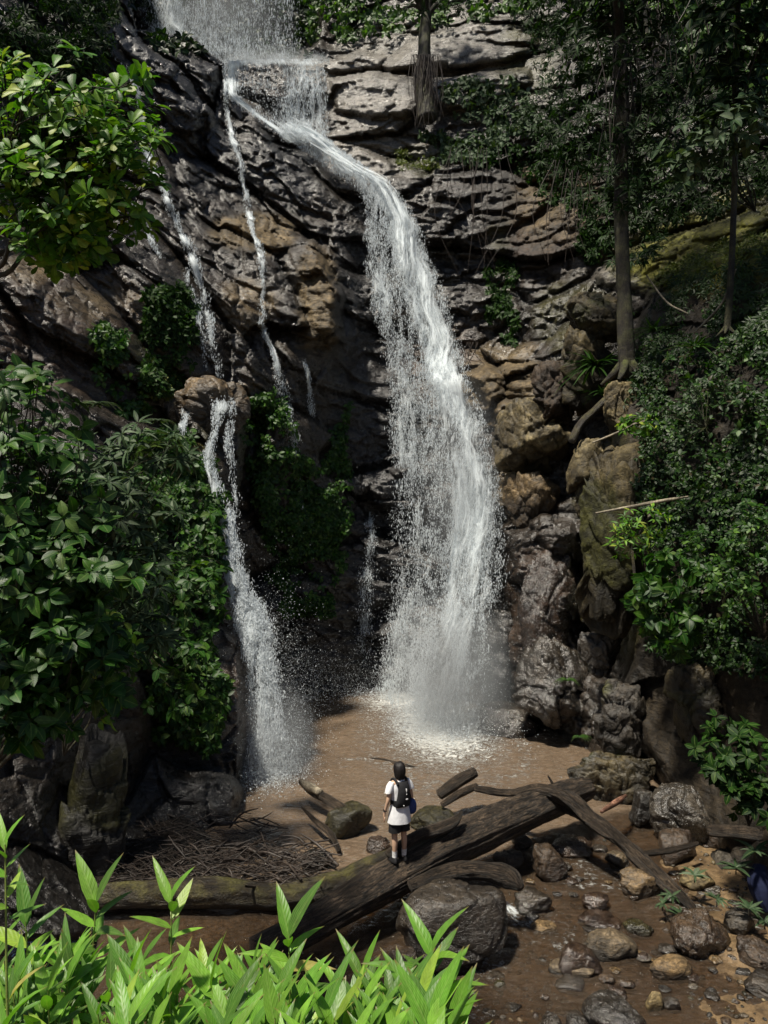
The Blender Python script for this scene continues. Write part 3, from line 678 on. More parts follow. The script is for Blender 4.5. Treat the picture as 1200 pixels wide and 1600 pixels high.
# ------------------------------------------------------------------ logs
def tube(path, radii, nseg=20, per=0.06, rough=0.0, seed=0, ridges=0.0, cap=True):
    """returns V, F-list, tub coords of a swept tube through path (list of points)"""
    p = np.array(path, float); r = np.array(radii, float)
    L = np.concatenate([[0], np.cumsum(np.linalg.norm(np.diff(p, axis=0), axis=1))])
    n = max(int(L[-1] / per), 2 * len(p))
    tt = np.linspace(0, L[-1], n)
    def cr(a):      # smooth interpolation
        i = np.clip(np.searchsorted(L, tt, 'right') - 1, 0, len(L) - 2)
        u = ((tt - L[i]) / (L[i + 1] - L[i] + 1e-9))
        g = np.gradient(a, L, axis=0) if len(L) > 2 else np.tile((a[-1] - a[0]) / L[-1], (2,) + (1,) * (a.ndim - 1))
        h = (L[i + 1] - L[i])
        if a.ndim > 1: u = u[:, None]; h = h[:, None]
        return (2*u**3-3*u**2+1)*a[i] + (u**3-2*u**2+u)*h*g[i] + (-2*u**3+3*u**2)*a[i+1] + (u**3-u**2)*h*g[i+1]
    C = cr(p); R = np.maximum(cr(r), 0.0005)
    T = np.gradient(C, axis=0); T /= np.linalg.norm(T, axis=1, keepdims=True) + 1e-9
    ref = np.array([0, 0, 1.0]) if abs(T[:, 2]).mean() < 0.8 else np.array([0, 1.0, 0])
    A = np.cross(T, ref); A /= np.linalg.norm(A, axis=1, keepdims=True) + 1e-9
    B = np.cross(A, T)
    th = np.linspace(0, 2 * np.pi, nseg, endpoint=False)
    dirs = A[:, None] * np.cos(th)[None, :, None] + B[:, None] * np.sin(th)[None, :, None]
    rad = R[:, None] * np.ones(nseg)[None]
    if rough or ridges:
        q = np.stack([np.cos(th)[None] * np.ones(n)[:, None] * 1.3, np.sin(th)[None] * np.ones(n)[:, None] * 1.3, (tt / R.mean() * 0.35)[:, None] * np.ones(nseg)[None]], -1)
        rad = rad * (1 + rough * fbm(q + seed, seed, 4))
        if ridges:
            q2 = q * np.array([3.5, 3.5, 0.35])
            rad = rad * (1 - ridges * (1 - np.abs(fbm(q2 + seed, seed + 3, 3)) * 3).clip(0, 1))
    V = (C[:, None] + dirs * rad[..., None]).reshape(-1, 3)
    F = [grid_faces(n, nseg, True)]
    tub = np.stack([np.tile(np.cos(th) * 0.16, (n, 1)), np.tile(np.sin(th) * 0.16, (n, 1)), np.tile(tt[:, None], (1, nseg))], -1).reshape(-1, 3)
    if cap:
        V = np.concatenate([V, [C[0] - T[0] * R[0] * 0.25, C[-1] + T[-1] * R[-1] * 0.25]])
        tub = np.concatenate([tub, [[0, 0, 0], [0, 0, tt[-1]]]])
        a = np.arange(nseg); b = (a + 1) % nseg; m = n * nseg
        F.append(np.concatenate([np.stack([b, a, np.full(nseg, m)], 1), np.stack([(n - 1) * nseg + a, (n - 1) * nseg + b, np.full(nseg, m + 1)], 1)]))
    return V, F, tub

def merge(parts):
    Vs, T3, T4, A, n = [], [], [], [], 0
    for V, F, t in parts:
        Vs.append(V); A.append(t)
        for f in F: (T4 if f.shape[1] == 4 else T3).append(f + n)
        n += len(V)
    return np.concatenate(Vs), [np.concatenate(x) for x in (T4, T3) if x], np.concatenate(A)

def tubes_obj(name, parts, mat, parent=None, loc=None):
    V, F, t = merge(parts)
    return mesh_obj(name, V, F, mat, parent, attrs={'tub': t}, loc=loc)

def log(name, pix, radii, label, mat, seed, cat='log', rough=.12, ridges=.08, nseg=36, extra=(), group='fallen logs across the stream'):
    path = [at(*p) for p in pix]
    parts = [tube(path, radii, nseg, 0.05, rough, seed, ridges)]
    for e, rr in extra: parts.append(tube([at(*p) for p in e], rr, 14, 0.04, rough, seed + 9, ridges))
    o = tubes_obj(name, parts, mat, loc=tuple(path[0]))
    return tag(o, label, cat, group)

log('fallen_log', [(400,1492,10.8),(450,1466,11.1),(515,1428,11.6),(600,1380,12.3),(685,1332,13.0),(800,1277,14.2),(875,1246,15.1),(915,1232,15.7)], [.24,.255,.27,.31,.335,.34,.31,.24], 'thick dark fallen log the person stands on', M_LOG, 3, rough=.13, ridges=.10, nseg=84,
    extra=[([(605,1335,12.4),(650,1308,12.7),(715,1278,13.1),(722,1268,13.2)], [.07,.10,.07,.02]), ([(690,1300,13.3),(750,1275,13.9),(820,1250,14.6)], [.03,.07,.03])])
log('fallen_log', [(150,1400,12.2),(230,1398,12.3),(330,1394,12.4),(430,1400,12.5),(520,1385,12.7),(590,1352,12.9),(620,1338,13.1)], [.19,.22,.235,.22,.21,.18,.14], 'smooth mossy brown log lying left to right behind the bamboo', M_MOSSLOG, 5, rough=.22, ridges=.08)
log('fallen_log', [(640,1385,12.0),(690,1366,12.2),(760,1362,12.2),(805,1378,12.1),(815,1388,12.0)], [.09,.13,.16,.15,.06], 'short black log wedged under the thick log', M_LOG, 7, rough=.2, ridges=.1)
log('branch_log', [(742,1232,15.2),(800,1240,15.0),(850,1234,14.6),(890,1250,14.4),(925,1280,14.1),(965,1310,13.9),(1010,1352,13.5),(1060,1398,13.0),(1085,1420,12.8)], [.06,.09,.12,.17,.16,.13,.14,.11,.06], 'crooked dark branch log running down to the seedlings on the right', M_LOG, 9, rough=.25, ridges=.2,
    extra=[([(882,1262,14.7),(915,1280,14.1),(950,1305,13.6),(958,1310,13.5)], [.10,.08,.06,.02]), ([(868,1240,15.0),(862,1222,15.1),(856,1212,15.1)], [.04,.03,.015])])
log('driftwood', [(686,1242,16.0),(715,1222,16.2),(742,1206,16.4)], [.11,.14,.12], 'stout broken log end standing out of the pool right of the person', M_LOG, 11, rough=.1, ridges=.15)
log('driftwood', [(690,1258,15.7),(715,1242,15.8),(745,1228,15.6)], [.06,.08,.07], 'thinner stick lying under the broken log end in the pool', M_LOG, 12, rough=.15)
stump = log('driftwood', [(468,1222,16.9),(482,1232,16.6),(505,1245,16.0),(540,1265,15.4)], [.03,.09,.10,.09], 'dark stump with a pale bare tip poking from the pool beside the dark green boulder', M_LOG, 13)
log('driftwood', [(472,1262,15.6),(490,1280,15.2),(520,1308,14.6),(530,1330,14.3)], [.02,.05,.06,.04], 'thin dark stick in the shallow water left of the dark green boulder', M_LOG, 14)
log('driftwood', [(548,1184,20.2),(590,1190,19.9),(640,1202,19.3),(690,1214,18.8)], [.03,.10,.11,.04], 'sunken log the pool water breaks over behind the person', M_LOG, 15)
log('driftwood', [(940,1268,15.0),(968,1250,15.6),(978,1243,15.8)], [.04,.06,.03], 'reddish splintered branch end under the mossy hump', bark_material('red_wood', (0.05,0.022,0.015), (0.22,0.12,0.08), 0.5, (8,8,2), 0.01), 16)
log('driftwood', [(1000,1335,13.6),(1040,1330,13.9),(1090,1318,14.2)], [.05,.06,.04], 'grey stick lying below the brown boulder on the right', M_LOG, 17)
log('driftwood', [(1110,1298,14.6),(1150,1300,14.2),(1215,1310,13.6)], [.12,.13,.12], 'dark rotten log under the right bank by the frame edge', M_LOG, 18)
V, F, t = tube([at(469,1219,16.86), at(480,1227,16.55), at(500,1238,16.0)], [.03, .095, .085], 14, .03, .25, 4, .1)
mesh_obj('bare_tip', V, F, M_PALEWOOD, stump, attrs={'tub': t})
# pale dead wood on the bank slope
for k, (pix, rr, lab) in enumerate([
    ([(930,802,17.6),(985,792,17.3),(1050,780,16.6),(1075,776,16.2)], [.02,.04,.035,.02], 'pale bare stick lying across the right bank foliage'),
    ([(893,690,19.4),(905,665,19.5),(930,640,19.8),(958,612,20.0)], [.10,.10,.09,.08], 'mossy sloping branch above the narrow pale block'),
    ([(988,860,17.4),(992,900,17.2),(998,925,17.2)], [.03,.035,.02], 'pale hanging root beside the tall mossy block'),
    ([(925,692,19),(960,678,18.8),(1000,660,18.6),(1030,655,18.4)], [.02,.03,.03,.015], 'thin bare branch over the pale blocks on the right bank'),
    ([(1150,420,17.6),(1130,470,17.9),(1085,520,18.4)], [.02,.03,.02], 'thin leaning dead stick beside the slim tree'),
    ([(1010,430,20.5),(1040,470,20),(1075,490,19)], [.02,.025,.015], 'arching dead twig above the right bank')]):
    log('dead_branch', pix, rr, lab, M_MOSSLOG if 'mossy' in lab else M_PALEWOOD, 30 + k, cat='branch', nseg=10, group=None, ridges=0.05)

# ------------------------------------------------------------------ leaves
def leaf_template(ws, ys, fold=0.18, curve=0.25):
    V, UV = [], []
    for w, y in zip(ws, ys):
        zc = -curve * y * y
        V += [(-w, y, zc + fold * w), (0, y, zc), (w, y, zc + fold * w)]; UV += [(-1, y), (0, y), (1, y)]
    n = len(ws); F = []
    for i in range(n - 1):
        a = i * 3; F += [(a, a + 1, a + 4, a + 3), (a + 1, a + 2, a + 5, a + 4)]
    return np.array(V), np.array(F), np.array(UV, float)
T_OVATE = leaf_template([.03, .24, .30, .20, .01], [0, .22, .48, .78, 1.0], .25, .22)
T_OBOV = leaf_template([.03, .12, .24, .25, .06], [0, .25, .6, .85, 1.0], .25, .18)
T_LANCE = leaf_template([.02, .11, .13, .08, .005], [0, .2, .45, .75, 1.0], .3, .25)
T_STRAP = leaf_template([.03, .05, .05, .03, .004], [0, .3, .55, .8, 1.0], .3, .55)
T_SMALL = leaf_template([.05, .30, .01], [0, .45, 1.0], .3, .2)
T_BAMBOO = leaf_template([.018, .095, .118, .098, .054, .003], [0, .14, .34, .56, .8, 1.0], .25, .2)

def leaf_cloud(base, dirv, up, L, tmpl, cols):
    """n leaves -> V, F, col, uv"""
    base = np.asarray(base); n = len(base)
    d = dirv / (np.linalg.norm(dirv, axis=1, keepdims=True) + 1e-9)
    x = np.cross(d, up); x /= np.linalg.norm(x, axis=1, keepdims=True) + 1e-9
    nn = np.cross(x, d)
    tv, tf, tuv = tmpl; k = len(tv)
    L = np.asarray(L)[:, None, None]
    cv = rng.uniform(0.2, 2.2, n)[:, None, None]; wd = rng.uniform(0.8, 1.2, n)[:, None, None]
    V = base[:, None] + L * (x[:, None] * tv[None, :, 0:1] * wd + d[:, None] * tv[None, :, 1:2] + nn[:, None] * tv[None, :, 2:3] * cv)
    F = (tf[None] + (np.arange(n) * k)[:, None, None]).reshape(-1, 4)
    return V.reshape(-1, 3), F, np.repeat(cols, k, 0), np.tile(tuv, (n, 1))

def leaves_obj(name, parts, mat, parent=None, loc=None):
    n = 0; Vs, Fs, Cs, Us = [], [], [], []
    for V, F, c, u in parts:
        Vs.append(V); Fs.append(F + n); Cs.append(c); Us.append(u); n += len(V)
    return mesh_obj(name, np.concatenate(Vs), [np.concatenate(Fs)], mat, parent, attrs={'col': np.concatenate(Cs), 'leafuv': np.concatenate(Us)}, loc=loc)

def pal(n, stops, wts=None):
    s = np.array(stops); i = rng.choice(len(s), n, p=wts)
    return s[i] * rng.uniform(0.7, 1.3, (n, 1))

def unit(a): return a / (np.linalg.norm(a, axis=-1, keepdims=True) + 1e-9)

def rosettes(C, axis, per, L, tmpl, cols, spread=1.1, droop=0.2):
    """whorls of leaves at the points C around axis"""
    m = len(C); n = m * per
    ax = np.repeat(unit(axis), per, 0); c = np.repeat(C, per, 0)
    r = rng.normal(size=(m, 3)); a = unit(np.cross(unit(axis), r)); b = np.cross(unit(axis), a)
    th = (np.tile(np.arange(per) * 2 * np.pi / per, m) + rng.normal(0, .3, n))[:, None]
    out = np.repeat(a, per, 0) * np.cos(th) + np.repeat(b, per, 0) * np.sin(th)
    d = out * spread + ax * rng.uniform(.15, .9, (n, 1)) + np.array([0, 0, -droop])
    return leaf_cloud(c + d * 0.02, d, ax + 0.01, L * rng.uniform(.6, 1.15, n), tmpl, cols(n))

def ellipsoid_pts(ells, n, shell=0.5):
    """points in a union of ellipsoids given in photo pixels + distance: (px, py, Y, rx_px, ry_px, rY)"""
    wts = np.array([e[3] * e[4] for e in ells], float); wts /= wts.sum()
    k = rng.choice(len(ells), n, p=wts); e = np.array(ells)[k]
    u = unit(rng.normal(size=(n, 3))); rr = rng.uniform(shell ** 3, 1, n) ** (1 / 3)
    u = u * rr[:, None]
    Yc = e[:, 2]
    P = np.stack([(e[:, 0] - 600) / FPX * Yc, Yc, CAMZ - (e[:, 1] - 800) / FPX * Yc], 1)
    S = np.stack([e[:, 3] / FPX * Yc, e[:, 5], e[:, 4] / FPX * Yc], 1)
    return P + u * S, u

def bush(name, label, cat, ells, root, ntip, per, L, tmpl, cols, mat=None, droop=.2, spread=1.1, stem=0.02, group=None, shell=.35, along=0, bark=None, up_w=.7, forks=7):
    """shrub: root point, forked stems, leaf whorls at the twig tips"""
    root = np.array(root, float)
    t = thing(name, label, cat, tuple(root), group)
    tips, u = ellipsoid_pts(ells, ntip, shell)
    ax = unit(u * 0.8 + np.array([0, -0.45, up_w]) + rng.normal(0, .3, (ntip, 3)))
    parts = [rosettes(tips, ax, per, L, tmpl, cols, spread, droop)]
    # leaves along the twigs
    hub_i = rng.choice(ntip, forks, replace=False)
    hubs = root + (tips[hub_i] - root) * 0.6
    near_h = np.argmin(((tips[:, None] - hubs[None]) ** 2).sum(-1), 1)
    tub = []
    for h in hubs:
        mid = (root + h) / 2 + rng.normal(0, .08, 3) * np.linalg.norm(h - root)
        tub.append(tube([root, mid, h], [stem * 1.6, stem * 1.2, stem * .8], 7, 0.12, cap=False))
    for i in range(ntip):
        h = hubs[near_h[i]]; d = tips[i] - h
        mid = h + d * .5 + rng.normal(0, .1, 3) * np.linalg.norm(d) + np.array([0, 0, .08 * np.linalg.norm(d)])
        tub.append(tube([h, mid, tips[i]], [stem * .55, stem * .4, stem * .2], 5, 0.15, cap=False))
        if along:
            tt = rng.uniform(.25, 1, along)[:, None]
            pts = (1 - tt) ** 2 * h + 2 * tt * (1 - tt) * mid + tt ** 2 * tips[i]
            dv = unit(np.cross(d, rng.normal(size=(along, 3)))) + unit(d) * .5 + np.array([0, -.25, -droop * 1.5])
            parts.append(leaf_cloud(pts, dv, np.tile([0, -.45, 1.0], (along, 1)) + rng.normal(0, .3, (along, 3)), L * rng.uniform(.55, 1.1, along), tmpl, cols(along)))
    tubes_obj('branches', tub, bark or M_BARK, t)
    leaves_obj('leaves', parts, mat or M_LEAF, t)
    return t

C_BRIGHT = lambda n: pal(n, [(.055,.15,.011), (.11,.22,.016), (.028,.085,.009), (.25,.31,.04)], [.35,.3,.25,.1])
C_MID = lambda n: pal(n, [(.020,.068,.006), (.012,.044,.005), (.040,.10,.010), (.08,.135,.03)], [.4,.3,.22,.08])
C_DARK = lambda n: pal(n, [(.010,.032,.004), (.018,.050,.007), (.007,.022,.004), (.04,.068,.022)], [.4,.3,.24,.06])
C_BANK = lambda n: pal(n, [(.008,.030,.004), (.013,.045,.005), (.006,.018,.003), (.045,.10,.012), (.04,.03,.015)], [.36,.3,.2,.1,.04])
C_GREY = lambda n: pal(n, [(.030,.055,.026), (.055,.085,.045), (.10,.13,.085)], [.5,.35,.15])
C_FOREST = lambda n: pal(n, [(.005,.018,.003), (.008,.028,.004), (.004,.010,.003), (.030,.065,.014)], [.4,.35,.19,.06])
C_FGREEN = lambda n: pal(n, [(.03,.07,.015), (.06,.13,.018), (.11,.19,.03)], [.5,.35,.15])

# ------------------------------------------------------------------ foliage growing on the gorge wall
def in_poly(poly, n, thin=0.0, seed=1):
    p = np.array(poly, float); lo, hi = p.min(0), p.max(0); out = []
    tot = 0
    while tot < n:
        q = rng.uniform(lo, hi, (n * 2, 2))
        m = sdist(poly, q[:, 0] + 18 * vnoise(np.stack([q[:, 0] / 25, q[:, 1] / 25, q[:, 0] * 0], -1), 4), q[:, 1]) > 0
        if thin: m &= vnoise(np.stack([q[:, 0] / 34, q[:, 1] / 34, q[:, 0] * 0], -1), seed) + rng.normal(0, .25, len(q)) > thin - .5
        out.append(q[m]); tot += m.sum()
    return np.concatenate(out)[:n]

def wall_foliage(name, polys, n, per, L, tmpl, cols, off=(0, .5), mat=None, droop=.5, thin=.3, label=None, cat=None, kind='stuff', spread=1.1, seed=1, up=.3):
    q = np.concatenate([in_poly(p, int(n * w), thin, seed) for p, w in polys])
    P, N = relief(q[:, 0], q[:, 1])
    Rv = unit(P - np.array([0, 0, CAMZ]))
    base = P - Rv * rng.uniform(off[0], off[1], (len(P), 1)) + N * 0.05
    ax = unit(N * .35 - Rv * .6 + np.array([0, 0, up]) + rng.normal(0, .3, P.shape))
    o = leaves_obj(name, [rosettes(base, ax, per, L, tmpl, cols, spread, droop)], mat or M_LEAF)
    tag(o, label, cat, kind=kind)
    return o

wall_foliage('forest_foliage', [([(-200,-160),(190,-160),(180,60),(150,110),(100,140),(-200,190)], 1)], 2300, 6, .26, T_LANCE, C_FOREST, (0, 1.5), M_LEAFD, thin=.2)
wall_foliage('forest_foliage', [([(460,-160),(900,-160),(840,10),(760,30),(620,50),(520,70),(470,60)], 1)], 1300, 6, .26, T_OVATE, C_FGREEN, (0, 1.5), thin=.25)
wall_foliage('forest_foliage', [([(170,-160),(500,-160),(480,90),(230,80)], 1)], 1500, 6, .3, T_OVATE, C_FOREST, (0, 1.0), thin=.1)
wall_foliage('forest_foliage', [([(790,0),(900,-160),(1450,-160),(1450,260),(1200,300),(1090,345),(1000,410),(950,420),(920,340),(860,260),(800,200),(850,120)], 1)], 4200, 6, .26, T_LANCE, C_FOREST, (0, 2.2), M_LEAFD, thin=.12)
wall_foliage('forest_foliage', [([(860,-160),(1450,-160),(1450,150),(1200,140),(1050,60),(900,30)], 1)], 900, 6, .3, T_OVATE, C_FGREEN, (.5, 3.0), thin=.5, seed=9)
wall_foliage('ground_cover', [([(990,560),(1040,500),(1200,450),(1420,440),(1420,1050),(1200,1060),(1080,1040),(1000,1000),(1010,860),(960,800),(1000,700)], 1)], 5200, 5, .115, T_OVATE, C_BANK, (0, .35), M_LEAF, thin=.42)
wall_foliage('ground_cover', [([(900,540),(985,450),(1080,430),(1200,400),(1300,420),(1300,520),(1040,540),(960,640)], 1)], 900, 5, .16, T_LANCE, C_DARK, (0, .4), thin=.4)
wall_foliage('climbing_ivy', [([(375,630),(430,610),(470,700),(500,740),(545,620),(548,800),(530,960),(440,960),(400,800)], 1)], 2600, 4, .17, T_OVATE, C_MID, (0, .35), M_LEAF, droop=.9, thin=.2)
wall_foliage('climbing_ivy', [([(225,460),(270,440),(308,480),(308,600),(275,625),(225,600)], 1)], 700, 4, .17, T_OVATE, C_DARK, (0, .3), M_LEAFD, droop=.9, thin=.1)
wall_foliage('climbing_ivy', [([(140,500),(200,520),(240,640),(200,650),(150,600)], 1)], 260, 4, .16, T_OVATE, C_MID, (0, .3), droop=.8, thin=.35)
wall_foliage('climbing_ivy', [([(180,690),(270,660),(320,720),(345,800),(350,960),(330,1000),(355,1100),(330,1180),(250,1150),(200,1000)], 1)], 2200, 5, .17, T_OVATE, C_MID, (0, .6), M_LEAF, droop=.7, thin=.12)
wall_foliage('climbing_ivy', [([(660,210),(760,200),(800,220),(760,260),(690,250)], .5), ([(690,130),(800,120),(860,200),(800,210),(720,190)], .5)], 520, 4, .24, T_OVATE, C_GREY, (0, .5), M_LEAFD, droop=.7, thin=.3)
wall_foliage('climbing_ivy', [([(765,400),(810,400),(810,470),(800,540),(760,520)], .4), ([(860,300),(960,330),(950,420),(900,390)], .3), ([(700,210),(860,230),(900,300),(840,330),(790,270)], .3)], 700, 4, .2, T_OVATE, C_DARK, (0, .3), M_LEAFD, droop=.8, thin=.5)
wall_foliage('moss', [([(1000,450),(1080,395),(1210,350),(1300,330),(1300,400),(1180,400),(1080,440)], .6), ([(620,235),(690,235),(690,262),(640,265)], .15), ([(225,560),(275,560),(280,620),(240,620)], .25)], 1500, 5, .10, T_SMALL, lambda n: pal(n, [(.10,.13,.02),(.15,.17,.03),(.06,.08,.015)]), (0, .06), thin=.15)

# left hand shrubs
bush('shrub', 'bright broad leaved bush leaning in from the left edge high above the rivulet, plus an added unseen shade crown', 'shrub',
     [(40,200,7.4,110,85,.8),(130,210,7.2,95,75,.7),(190,265,7.0,60,45,.5),(100,300,7.0,110,60,.7),(30,300,7.2,70,60,.6),(130,360,7.0,45,40,.4),(215,228,6.9,42,16,.3),(-430,-220,10.8,250,130,3.0),(150,180,7.0,100,50,.9),(90,380,7.1,70,40,.5),(255,222,6.9,22,9,.2),(232,310,6.9,28,14,.3),(60,395,7.0,40,22,.3),(190,120,7.1,50,22,.4),(20,120,7.3,50,24,.4),(190,330,7.0,45,35,.5)],  # the far off-frame ellipsoid is an unseen crown added to shade the hollow
     at(-60,420,8.2), 620, 7, .145, T_OBOV, C_BRIGHT, droop=.12, stem=.022, forks=16, along=2, shell=.05)
bush('shrub', 'big leaved green shrub filling the left edge at mid height', 'shrub',
     [(30,640,7.6,100,75,.8),(60,760,7.2,130,90,.8),(30,880,6.9,120,100,.8),(110,900,7.0,110,95,.7),(60,1020,6.8,130,85,.7),(30,1120,6.7,80,70,.6),(160,1040,7.2,50,60,.5)],
     at(-80,1250,8.0), 420, 5, .165, T_OVATE, C_MID, droop=.35, stem=.02, forks=14, along=5)
bush('shrub', 'shrub with narrow leaves in whorls between the big leaved shrub and the ivy', 'shrub',
     [(200,800,9.4,80,55,.7),(215,900,9.2,75,65,.7),(235,700,9.8,70,40,.6),(210,980,9.2,55,45,.5),(150,740,9.4,60,50,.6)],
     at(100,1100,10.5), 150, 9, .22, T_LANCE, C_GREY, M_LEAFD, droop=.25, stem=.015, forks=10, along=2)
bush('shrub', 'small yellow green leafed bush under the whorled shrub on the left', 'shrub',
     [(170,1010,8.4,45,55,.4),(175,1090,8.3,35,35,.3)], at(100,1180,9.0), 60, 6, .12, T_OVATE, C_BRIGHT, droop=.2, stem=.008, forks=6, along=3)
bush('shrub', 'drooping bush hanging over the dark hollow at left', 'shrub',
     [(275,1010,13.6,70,60,.7),(300,1090,13.8,55,60,.6),(270,920,13.8,80,60,.7),(315,850,15,45,70,.5)], at(220,1000,15.4), 120, 6, .19, T_OVATE, C_MID, droop=.5, stem=.012, forks=9, along=3)
bush('shrub', 'glossy dark seedling clump at the lower right under the bank', 'shrub',
     [(1150,1180,12.6,65,55,.5),(1180,1250,12.2,45,40,.4),(1120,1150,12.8,35,30,.3)], at(1170,1290,12.8), 75, 6, .19, T_OVATE, C_DARK, M_LEAFD, droop=.3, stem=.01, forks=7, along=2)
bush('shrub', 'large leaved plant drooping over the edge of the right bank', 'shrub',
     [(1030,940,15.4,42,55,.5),(1055,980,15.2,35,40,.4),(1040,890,15.6,50,30,.4)], at(1060,900,16.6), 70, 6, .26, T_OVATE, C_MID, droop=.8, stem=.012, forks=6, along=1, up_w=.2)
bush('shrub', 'fresh green leafy sprig on the right bank above the drooping plant', 'shrub',
     [(1010,820,16.0,45,28,.4),(980,850,16.2,35,30,.4)], at(1030,860,16.8), 50, 6, .18, T_LANCE, C_BRIGHT, droop=.2, stem=.008, forks=6)
bush('shrub', 'light tipped bush at the right edge of the bank', 'shrub',
     [(1150,900,13.6,60,60,.6),(1180,830,13.4,50,60,.5),(1110,860,14.4,50,40,.5)], at(1190,990,14.0), 110, 6, .13, T_OVATE, lambda n: pal(n, [(.02,.065,.007),(.07,.14,.02),(.012,.042,.006)], [.45,.2,.35]), droop=.25, stem=.01, forks=9, along=2)
bush('shrub', 'dark bush on the right bank below the slim tree', 'shrub',
     [(1120,570,16.6,80,40,.6),(1180,640,15.4,60,60,.6),(1060,640,17.0,60,40,.5),(1110,720,16.0,70,50,.6)], at(1140,780,16.6), 120, 6, .14, T_OVATE, C_BANK, droop=.3, stem=.01, forks=10, along=2)
bush('shrub', 'bright green sprig above the pale stick on the right bank', 'shrub',
     [(1000,665,17.6,35,16,.3)], at(1010,690,18.2), 26, 5, .16, T_OVATE, C_BRIGHT, droop=.2, stem=.006, forks=4)
bush('shrub', 'pale grey leaved bush catching light in the upper right forest', 'shrub',
     [(1090,230,17,60,40,.6),(1150,200,16.6,60,50,.6),(1060,270,17.4,40,25,.4)], at(1180,330,18), 60, 6, .26, T_OVATE, C_GREY, M_LEAFD, droop=.4, stem=.012, forks=7)
# strappy clumps, ferns and seedlings
def clump(name, label, cat, px, py, Y, n, L, tmpl, cols, up=.8, mat=None, group=None):
    root = at(px, py, Y)
    t = thing(name, label, cat, tuple(root), group)
    th = rng.uniform(0, 2 * np.pi, n); d = np.stack([np.cos(th), np.sin(th) - .25, up * rng.uniform(.3, 1.3, n)], 1)
    leaves_obj('leaves', [leaf_cloud(np.tile(root, (n, 1)), d, np.tile([0, -.2, 1.0], (n, 1)), L * rng.uniform(.6, 1.1, n), tmpl, cols(n))], mat or M_LEAF, t)
    tubes_obj('stem', [tube([root - np.array([0, 0, .12]), root], [.012, .008], 6, .05)], M_BARK, t)
    return t
for k, (px, py, Y, n, L, lab) in enumerate([(930,575,21.4,60,1.0,'strappy dark green clump left of the foot of the tree trunk'),(945,620,21,40,.8,'smaller strappy clump below the one at the tree trunk'),
        (1020,520,19.2,30,.6,'strappy tuft right of the tree trunk'),(1085,545,17.8,36,.6,'grassy tuft under the slim tree')]):
    clump('grass_clump', lab, 'plant', px, py, Y, n, L, T_STRAP, C_DARK, .9, M_LEAFD)
for k, (px, py, Y, L, lab) in enumerate([(1085,1368,12.9,.26,'grey leaved whorled seedling beside the pale whitish block'),(1050,1400,12.6,.24,'grey leaved seedling at the lower end of the branch log'),(1150,1355,12.5,.30,'grey leaved whorled seedling high on the right below the bank'),
        (1070,1432,12.1,.27,'grey leaved seedling over the large brown boulder'),(1180,1330,12.2,.34,'broad grey rosette at the right frame edge'),(1170,1420,11.9,.26,'grey seedling above the rough rock at the right edge'),(1120,1405,12.2,.22,'small grey seedling between the block and the right edge'),(1035,1412,12.5,.2,'small dark seedling left of the grey seedlings'),(1195,1440,11.8,.24,'grey seedling cut by the right edge')]):
    clump('seedling', lab, 'plant', px, py, Y, 12, L, T_LANCE, C_GREY, .45, M_LEAFD, group='grey seedlings on the right bank')

def fern(label, px, py, Y, nf, L, cols):
    root = at(px, py, Y); t = thing('fern', label, 'fern', tuple(root))
    parts, tub = [], []
    for k in range(nf):
        th = rng.uniform(0, 2 * np.pi); d = np.array([math.cos(th), .6 * math.sin(th) - .4, .55])
        ts = np.linspace(.1, 1, 16)[:, None]
        pts = root + d * L * ts + np.array([0, 0, -.75 * L]) * ts ** 2
        tub.append(tube([root, pts[7], pts[-1]], [.008, .006, .003], 5, .08, cap=False))
        side = unit(np.cross(d, [0, 0, 1]))
        for sg in (-1, 1):
            parts.append(leaf_cloud(pts, np.tile(sg * side + d * .4 + np.array([0, 0, -.15]), (16, 1)), np.tile([0, -.3, 1.0], (16, 1)), L * .32 * (1.05 - ts[:, 0]), T_LANCE, cols(16)))
    tubes_obj('stalks', tub, M_BARK, t); leaves_obj('fronds', parts, M_LEAF, t)
fern('pale fern on the wall above the left shrubs', 150, 635, 17.2, 7, .75, C_GREY)
fern('small fern growing on the mossy rock above the pool at right', 885, 1062, 20.6, 7, .45, C_MID)
fern('fern at the top of the outcrop beside the left rivulet', 245, 660, 19.0, 7, .6, C_GREY)
fern('little fern on the speckled boulder low on the right bank', 1130, 1045, 15.6, 6, .3, C_MID)
fern('green fern tuft low between the rocks right of the pool', 905, 1150, 19.0, 6, .35, C_MID)

